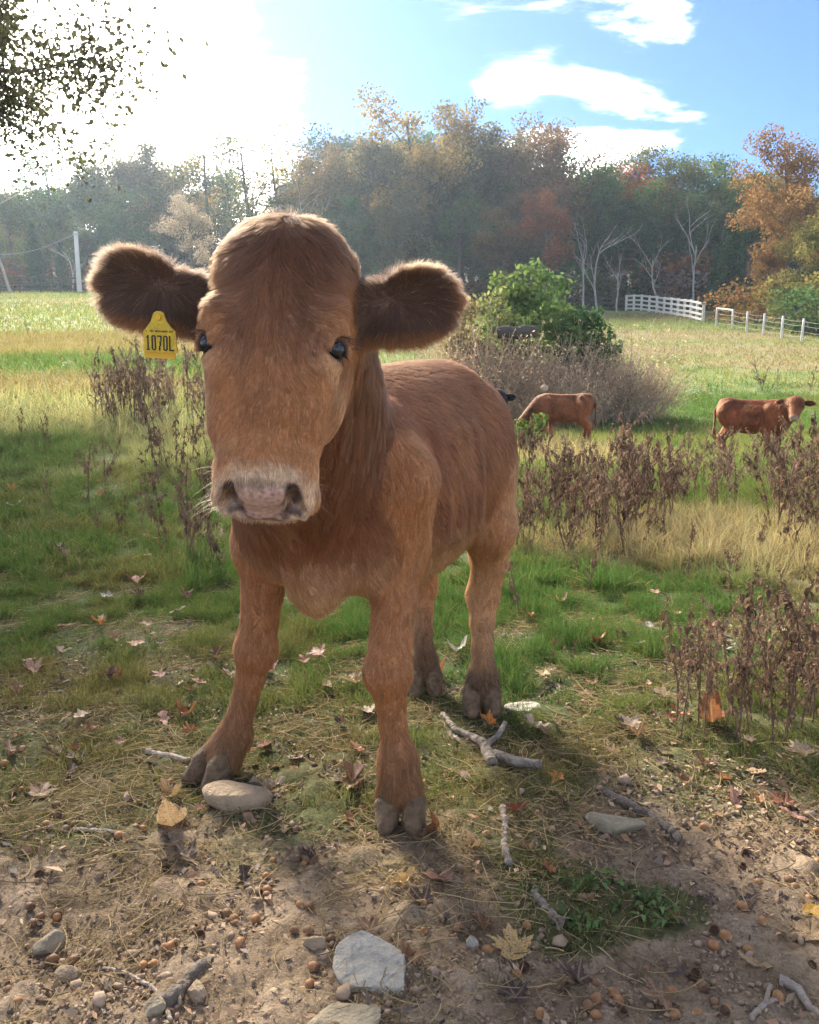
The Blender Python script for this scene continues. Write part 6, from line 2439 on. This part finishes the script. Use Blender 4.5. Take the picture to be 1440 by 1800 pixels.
# fallen leaves
def litter_mat():
    m, nt, out = new_mat('fallen_leaf')
    oi = N(nt, 'ShaderNodeObjectInfo')
    tcn = N(nt, 'ShaderNodeTexCoord')
    n = N(nt, 'ShaderNodeTexNoise')
    n.inputs['Scale'].default_value = 34
    n.inputs['Detail'].default_value = 5
    va = N(nt, 'ShaderNodeVectorMath', operation='ADD')
    L(nt, tcn, 'Object', va, 0)
    nt.links.new(oi.outputs['Location'], va.inputs[1])
    L(nt, va, 0, n, 0)
    r = ramp(nt, [(.30, (.35, .32, .30)), (.5, (.95, .95, .95)), (.75, (1.25, 1.2, 1.1))])
    L(nt, n, 0, r, 0)
    ve = N(nt, 'ShaderNodeAttribute', attribute_name='vein')
    c = mixrgb(nt, 1.0, oi.outputs['Color'], r.outputs[0], 'MULTIPLY')
    k = math_n(nt, 'MULTIPLY', ve.outputs['Fac'], .55)
    c = mixrgb(nt, k, c, (.50, .36, .20))
    b_ = N(nt, 'ShaderNodeBsdfPrincipled')
    b_.inputs['Roughness'].default_value = .6
    b_.inputs['Specular IOR Level'].default_value = .3
    nt.links.new(c, b_.inputs['Base Color'])
    t = N(nt, 'ShaderNodeBsdfTranslucent')
    nt.links.new(c, t.inputs[0])
    mx = N(nt, 'ShaderNodeMixShader')
    mx.inputs[0].default_value = .25
    bp = N(nt, 'ShaderNodeBump')
    bp.inputs['Strength'].default_value = .5
    bp.inputs['Distance'].default_value = .003
    L(nt, n, 0, bp, 'Height')
    L(nt, bp, 0, b_, 'Normal')
    L(nt, b_, 0, mx, 1)
    L(nt, t, 0, mx, 2)
    L(nt, mx, 0, out, 0)
    return m


M_LITTER = litter_mat()


def fallen_leaf(kind, seed, curl):
    r = np.random.default_rng(seed)
    n = 72 if kind == 'maple' else 60
    a = np.linspace(0, 2 * math.pi, n, endpoint=False)
    if kind == 'maple':                      # five pointed lobes, teeth between; stalk at a = -pi/2
        lobes = [(math.pi / 2, 1.0, .34), (math.pi / 2 + 1.05, .86, .30), (math.pi / 2 - 1.05, .86, .30), (math.pi / 2 + 2.0, .58, .30), (math.pi / 2 - 2.0, .58, .30)]
        R = np.full(n, .40)
        for c, l, w in lobes:
            d = np.abs((a - c + math.pi) % (2 * math.pi) - math.pi)
            R = np.maximum(R, l * (1 - (d / w) ** 1.0 * .58) * (d < w) + .0)
            for t_ in (-.28, .28):
                d2 = np.abs((a - c - t_ + math.pi) % (2 * math.pi) - math.pi)
                R = np.maximum(R, l * .80 * (1 - d2 / .16 * .4) * (d2 < .16))
        x, y = R * np.cos(a), R * np.sin(a)
    elif kind == 'oak':                      # long, with rounded lobes
        t = np.sin(a)
        wid = (.30 + .13 * t) * (1 + .34 * np.cos(t * 9.5 + .4))
        x, y = np.cos(a) * wid * 1.1, t * 1.0
    else:
        x, y = np.cos(a) * .46 * (1 - .25 * np.sin(a)) + .02 * np.sin(7 * a), np.sin(a)
    x, y = x * (1 + .05 * r.normal(0, 1, n)), y * (1 + .03 * r.normal(0, 1, n))
    rings = [1.0, .72, .42, .16]
    V = [np.column_stack([x * q, y * q]) for q in rings] + [np.zeros((1, 2))]
    P_ = np.concatenate(V)
    F = []
    for j in range(3):
        for i in range(n):
            F.append((j * n + i, j * n + (i + 1) % n, (j + 1) * n + (i + 1) % n, (j + 1) * n + i))
    T3 = [(3 * n + i, 3 * n + (i + 1) % n, 4 * n) for i in range(n)]
    an = r.uniform(0, math.pi)
    ax = P_ @ np.array([math.cos(an), math.sin(an)])
    z = curl * (.55 * ax ** 2 + .30 * np.abs(P_[:, 0]) + .28 * fbm(P_, 1.6, 3, seed) + .10 * fbm(P_, 5, 2, seed + 1))
    if curl > .8:                            # rolled edges
        z = z + .35 * curl * np.maximum(np.hypot(P_[:, 0], P_[:, 1]) - .5, 0)
    W = np.column_stack([P_ * (1 - .10 * curl * np.abs(ax))[:, None], z - np.percentile(z, 12)])
    rad_ = np.hypot(P_[:, 0], P_[:, 1])
    ang = np.arctan2(P_[:, 1], P_[:, 0])
    if kind == 'maple':
        dv = np.min([np.abs((ang - c + math.pi) % (2 * math.pi) - math.pi) * rad_ for c in (math.pi / 2, math.pi / 2 + 1.05, math.pi / 2 - 1.05, math.pi / 2 + 2.0, math.pi / 2 - 2.0)], axis=0)
    else:
        dv = np.abs(P_[:, 0])
    vein = sstep(.05, .0, dv)
    sv, sf = tube([(0, -.28, W[-1, 2] + .0), (.03, -.75, .06 * curl), (.08, -1.15, .02)], [.016, .014, .018], 5)
    o = len(W)
    V = np.concatenate([W, sv])
    me = mesh_np('fallen_leaf', V * .5, [np.array(F), np.array(T3), sf + o], [M_LITTER])
    at_ = me.attributes.new('vein', 'FLOAT', 'POINT')
    at_.data.foreach_set('value', np.concatenate([vein, np.ones(len(sv))]).astype(np.float32))
    return me


LEAFM = {'maple': [fallen_leaf('maple', s, c) for s, c in ((1, .35), (2, .8), (3, .55), (4, 1.1))], 'oak': [fallen_leaf('oak', s, c) for s, c in ((5, .5), (6, 1.0), (7, .8))], 'oval': [fallen_leaf('oval', s, c) for s, c in ((8, .9), (9, 1.3), (10, .6))]}
LC = {'tan': (.42, .28, .14), 'brown': (.21, .115, .062), 'dark': (.095, .062, .050), 'red': (.26, .075, .040), 'orange': (.50, .19, .045), 'yellow': (.62, .36, .045), 'pale': (.40, .31, .22), 'pink': (.40, .22, .16), 'white': (.48, .43, .36), 'rust': (.32, .135, .055), 'gold': (.50, .33, .13)}
LEAF = [(903, 1688, 82, 'gold', 'maple', 0, .1, 'big tan maple leaf spread on the dirt beside the knobbly stick'), (302, 1456, 84, 'tan', 'oval', 0, 1.4, 'large curled tan leaf lying over the pale straight stick'), (300, 1412, 44, 'tan', 'oval', 1, .4, None), (560, 1160, 46, 'pink', 'maple', 2, .2, 'pinkish maple leaf in the grass between the forelegs'),
        (860, 1284, 42, 'orange', 'maple', 3, .5, 'glowing orange leaf curled beside the forked branch'), (981, 1372, 36, 'orange', 'maple', 1, .9, 'small orange red leaf between the forked branch and the long stone'), (1427, 1612, 52, 'yellow', 'maple', 0, 1.2, 'bright yellow leaf at the right picture edge'), (1424, 1658, 60, 'tan', 'maple', 2, .3, None),
        (1252, 1278, 70, 'rust', 'oval', 1, 1.0, 'big rust brown leaf under the near clump of weeds'), (1112, 1286, 50, 'pale', 'maple', 1, .3, None), (1120, 1300, 44, 'brown', 'maple', 3, .8, None), (1414, 1335, 66, 'pale', 'maple', 3, .4, 'pale crumpled leaf heap at the picture edge under the weeds'), (1380, 1420, 52, 'red', 'maple', 2, .2, None), (1392, 1442, 40, 'pink', 'oak', 0, .5, None),
        (766, 1468, 50, 'rust', 'oval', 1, 1.9, 'upright rust brown leaf leaning beside the near front hoof'), (778, 1556, 66, 'pink', 'maple', 1, .4, 'curled pinkish grey leaf above the slab and maple leaf'), (1165, 1762, 80, 'brown', 'maple', 2, .6, 'broad grey brown leaf at the bottom below the green seedlings'), (850, 1640, 60, 'brown', 'maple', 3, .4, None), (470, 1390, 54, 'pale', 'oak', 1, .9, None), (485, 1400, 48, 'brown', 'maple', 1, .2, None), (326, 1266, 38, 'rust', 'oval', 1, .6, 'upright red brown leaf left of the forward leg'), (290, 1276, 34, 'pink', 'oak', 0, .1, None),
        (178, 1108, 36, 'orange', 'maple', 3, .4, 'orange curled leaf in the left grass'), (242, 1142, 42, 'rust', 'maple', 2, 1.2, None), (268, 955, 34, 'tan', 'maple', 1, .3, None), (108, 978, 44, 'dark', 'maple', 3, .7, None), (192, 1058, 30, 'white', 'maple', 2, .4, 'whitish leaf alone in the left grass'), (120, 992, 34, 'pink', 'oak', 1, .3, None), (110, 985, 30, 'brown', 'maple', 1, .1, None), (284, 1202, 30, 'pink', 'maple', 0, .6, None), (206, 1202, 36, 'red', 'maple', 3, .4, None), (240, 1030, 44, 'red', 'maple', 1, .2, None), (247, 1058, 36, 'dark', 'maple', 3, .9, None),
        (478, 1196, 44, 'pink', 'maple', 3, .3, None), (468, 1180, 36, 'pale', 'maple', 1, .9, None), (626, 1216, 42, 'tan', 'maple', 3, .5, None), (648, 1264, 50, 'pale', 'maple', 1, .2, None), (575, 1219, 32, 'tan', 'oval', 2, .0, None), (600, 1280, 22, 'dark', 'oval', 1, .3, None), (805, 1158, 34, 'white', 'oval', 1, .8, None), (766, 1196, 44, 'rust', 'maple', 3, 1.0, 'red brown leaf upright between the hind hooves'), (775, 1224, 34, 'pink', 'oak', 2, .2, None), (955, 1196, 36, 'tan', 'maple', 2, 1.1, None), (1048, 1138, 26, 'rust', 'oval', 1, .5, None),
        (1050, 1140, 28, 'red', 'maple', 2, .4, None), (1166, 1236, 42, 'pale', 'maple', 3, .6, 'pale brown leaf standing in the grass before the near clump'), (1192, 1268, 34, 'rust', 'oak', 1, .3, None), (986, 1068, 22, 'tan', 'oval', 1, .9, None), (1152, 1052, 26, 'pink', 'maple', 0, .3, None), (1144, 1116, 30, 'white', 'oval', 2, .2, None), (482, 1330, 50, 'brown', 'maple', 1, .4, None), (470, 1322, 34, 'pink', 'maple', 3, .9, None), (620, 1386, 70, 'brown', 'oak', 1, .1, 'long brown leaf curled left of the near front hoof'), (600, 1378, 36, 'pale', 'maple', 1, .6, None),
        (708, 1560, 44, 'gold', 'oak', 1, .8, 'yellowish twisted oak leaf this side of the near hoof'), (966, 1546, 38, 'rust', 'maple', 3, .2, None), (745, 1592, 60, 'dark', 'maple', 1, .4, None), (25, 868, 26, 'orange', 'maple', 3, .2, None), (28, 895, 40, 'white', 'maple', 1, .2, 'grey white leaf at the left edge of the grass'), (95, 942, 30, 'brown', 'maple', 3, .4, None), (178, 874, 24, 'rust', 'maple', 2, .3, None), (832, 1498, 32, 'tan', 'oval', 1, .2, None), (905, 1437, 44, 'red', 'oak', 1, .9, None), (1255, 1590, 30, 'dark', 'maple', 2, .3, None), (1402, 1486, 34, 'dark', 'maple', 0, .2, 'bluish dark leaf on the dirt at the right'), (1318, 1590, 36, 'dark', 'oak', 0, .6, None),
        (140, 1270, 40, 'pale', 'oak', 0, .1, None), (215, 1310, 26, 'pink', 'maple', 2, .8, None), (140, 1345, 50, 'dark', 'maple', 2, .3, None), (160, 1298, 32, 'rust', 'maple', 3, .2, None), (60, 1190, 44, 'pink', 'maple', 1, .2, None), (110, 1160, 30, 'pale', 'oak', 1, .4, None), (30, 1230, 40, 'brown', 'maple', 3, .1, None), (380, 1165, 40, 'dark', 'oak', 1, 1.3, None), (405, 1200, 40, 'brown', 'maple', 1, .2, None), (330, 1060, 34, 'brown', 'maple', 3, .4, None), (258, 1110, 28, 'brown', 'maple', 2, .3, None), (300, 1480, 26, 'dark', 'maple', 3, .2, None), (330, 1515, 60, 'dark', 'maple', 1, .2, 'torn black leaf below the large curled tan leaf'),
        (1015, 1740, 70, 'dark', 'maple', 1, .3, None), (905, 1760, 70, 'dark', 'maple', 2, .2, 'dark crumpled leaf below the big tan maple leaf'), (1130, 1420, 30, 'pale', 'oak', 2, .4, None), (1030, 1470, 26, 'tan', 'oval', 0, .4, None), (990, 1420, 36, 'dark', 'maple', 3, .1, None), (1290, 1420, 40, 'pink', 'oak', 1, .0, None), (1210, 1380, 34, 'brown', 'oval', 1, .3, None), (1275, 1375, 36, 'rust', 'maple', 1, .5, None), (1330, 1370, 44, 'tan', 'oak', 0, .2, None), (1180, 1275, 30, 'red', 'maple', 2, .3, None), (940, 1290, 50, 'pale', 'oak', 1, .3, None), (960, 1300, 30, 'tan', 'maple', 3, .1, None), (545, 1520, 44, 'dark', 'maple', 3, .4, None), (560, 1535, 30, 'brown', 'oak', 1, .4, None), (1080, 1330, 30, 'tan', 'maple', 1, .4, None),
        (650, 1640, 60, 'brown', 'maple', 2, .2, None), (1320, 1700, 50, 'tan', 'oak', 2, .3, None), (1185, 1620, 26, 'rust', 'oval', 2, .3, None), (70, 1400, 60, 'brown', 'maple', 0, .1, None), (20, 1330, 44, 'brown', 'oak', 2, .2, None), (430, 1560, 40, 'dark', 'oak', 1, .2, None), (720, 1700, 40, 'brown', 'oval', 1, .5, None), (930, 1500, 36, 'brown', 'maple', 3, .1, None), (500, 1470, 30, 'tan', 'oak', 0, .1, None)]
for q in range(78):
    y_ = rl.uniform(930, 1460)
    LEAF.append((rl.uniform(5, 1435), y_, rl.uniform(20, 34) * (.7 + .5 * (y_ - 930) / 530), ['tan', 'brown', 'brown', 'rust', 'dark', 'pink', 'pale', 'red'][rl.integers(8)], ['maple', 'oak', 'oval'][rl.integers(3)], int(rl.integers(4)), rl.random(), None))
for x_, y_, s, col, kind, k, rz, lab in LEAF:
    g = gp(x_, y_)
    D_ = math.hypot(g[1], CAM_H)
    o = obj('fallen_leaf', LEAFM[kind][k % len(LEAFM[kind])])
    sz = s / 1440 * D_ * 1.22
    o.scale = (sz, sz, sz)
    on_ground(o, g[0], g[1], .007 + .018 * sstep(1.8, 2.6, g[1]))
    o.rotation_euler = (rl.normal(0, .22) + (.9 if rz > .95 and lab and 'upright' in lab else 0), rl.normal(0, .2), rz * 2.6 + rl.uniform(-.4, .4))
    c = np.array(LC[col]) * rl.uniform(.8, 1.2)
    o.color = (*c, 1)
    if lab:
        tag(o, lab, 'leaf', 'fallen leaves')
    else:
        later(o, {'maple': 'lobed', 'oak': 'long', 'oval': 'curled'}[kind] + ' ' + col + ' leaf', {'maple': 'lobed', 'oak': 'long', 'oval': 'curled'}[kind] + ' ' + col + ' leaves', x_, y_, 'leaf', 'fallen leaves')

# green seedlings in the weedy strip and broad grass tufts
M_SEEDL = foliage_mat('seedling_leaf', .35, (.12, .16, .05), .4, 14)
def seedling_mesh(r):
    LV, LF, lv, o, T = [], [], [], 0, []
    for i in range(9):
        a = r.uniform(0, 6.28)
        h = r.uniform(.01, .05)
        d = np.array([math.cos(a), math.sin(a), 0])
        sd = np.array([-math.sin(a), math.cos(a), 0])
        ln, wd = r.uniform(.02, .038), r.uniform(.012, .020)
        p = np.array([0, 0, h]) + d * r.uniform(.004, .03)
        T.append(tube([(0, 0, 0), (p * [.4, .4, .7]), p], [.0013, .001, .0008], 4))
        rows_ = []
        for f, w_ in ((0, .1), (.35, 1), (.7, .8), (1, .08)):
            c_ = p + d * ln * f + np.array([0, 0, .010 * math.sin(f * 3) - .008 * f])
            rows_ += [c_ - sd * wd * w_ * .5 + [0, 0, .003 * w_], c_ + sd * wd * w_ * .5 + [0, 0, .003 * w_]]
        LV.append(np.array(rows_))
        LF.append(np.array([[0, 1, 3, 2], [2, 3, 5, 4], [4, 5, 7, 6]]) + o)
        lv += [r.random()] * 8
        o += 8
    V, F = merge(T)
    return mesh_np('stem', V, F, [M_SEEDL]), leaf_mesh('green_leaves', np.concatenate(LV), np.concatenate(LF), np.array(lv), M_SEEDL)


SM = [seedling_mesh(rl) for _ in range(4)]
for i, (x_, y_) in enumerate([(1010, 1570), (1032, 1580), (1050, 1562), (1078, 1560), (1105, 1572), (1118, 1590), (1135, 1600), (1150, 1585), (1172, 1640), (1000, 1620), (1018, 1645), (1040, 1640), (930, 1575), (1090, 1600), (1128, 1622), (250, 1270), (345, 1270), (985, 1555), (1160, 1612)]):
    g = gp(x_, y_)
    e = empty('seedling', (g[0], g[1], float(TZ([g[0]], [g[1]])[0])), rl.uniform(0, 6.28))
    e.scale = (rl.uniform(.35, .62),) * 3
    a, b_ = SM[i % 4]
    obj('stem', a, e).color = (.10, .15, .05, 1)
    obj('green_leaves', b_, e).color = (.13, .20, .07, 1)
    later(e, 'small green seedling', 'small green seedlings', x_, y_, 'seedling', 'green seedlings')
settle()
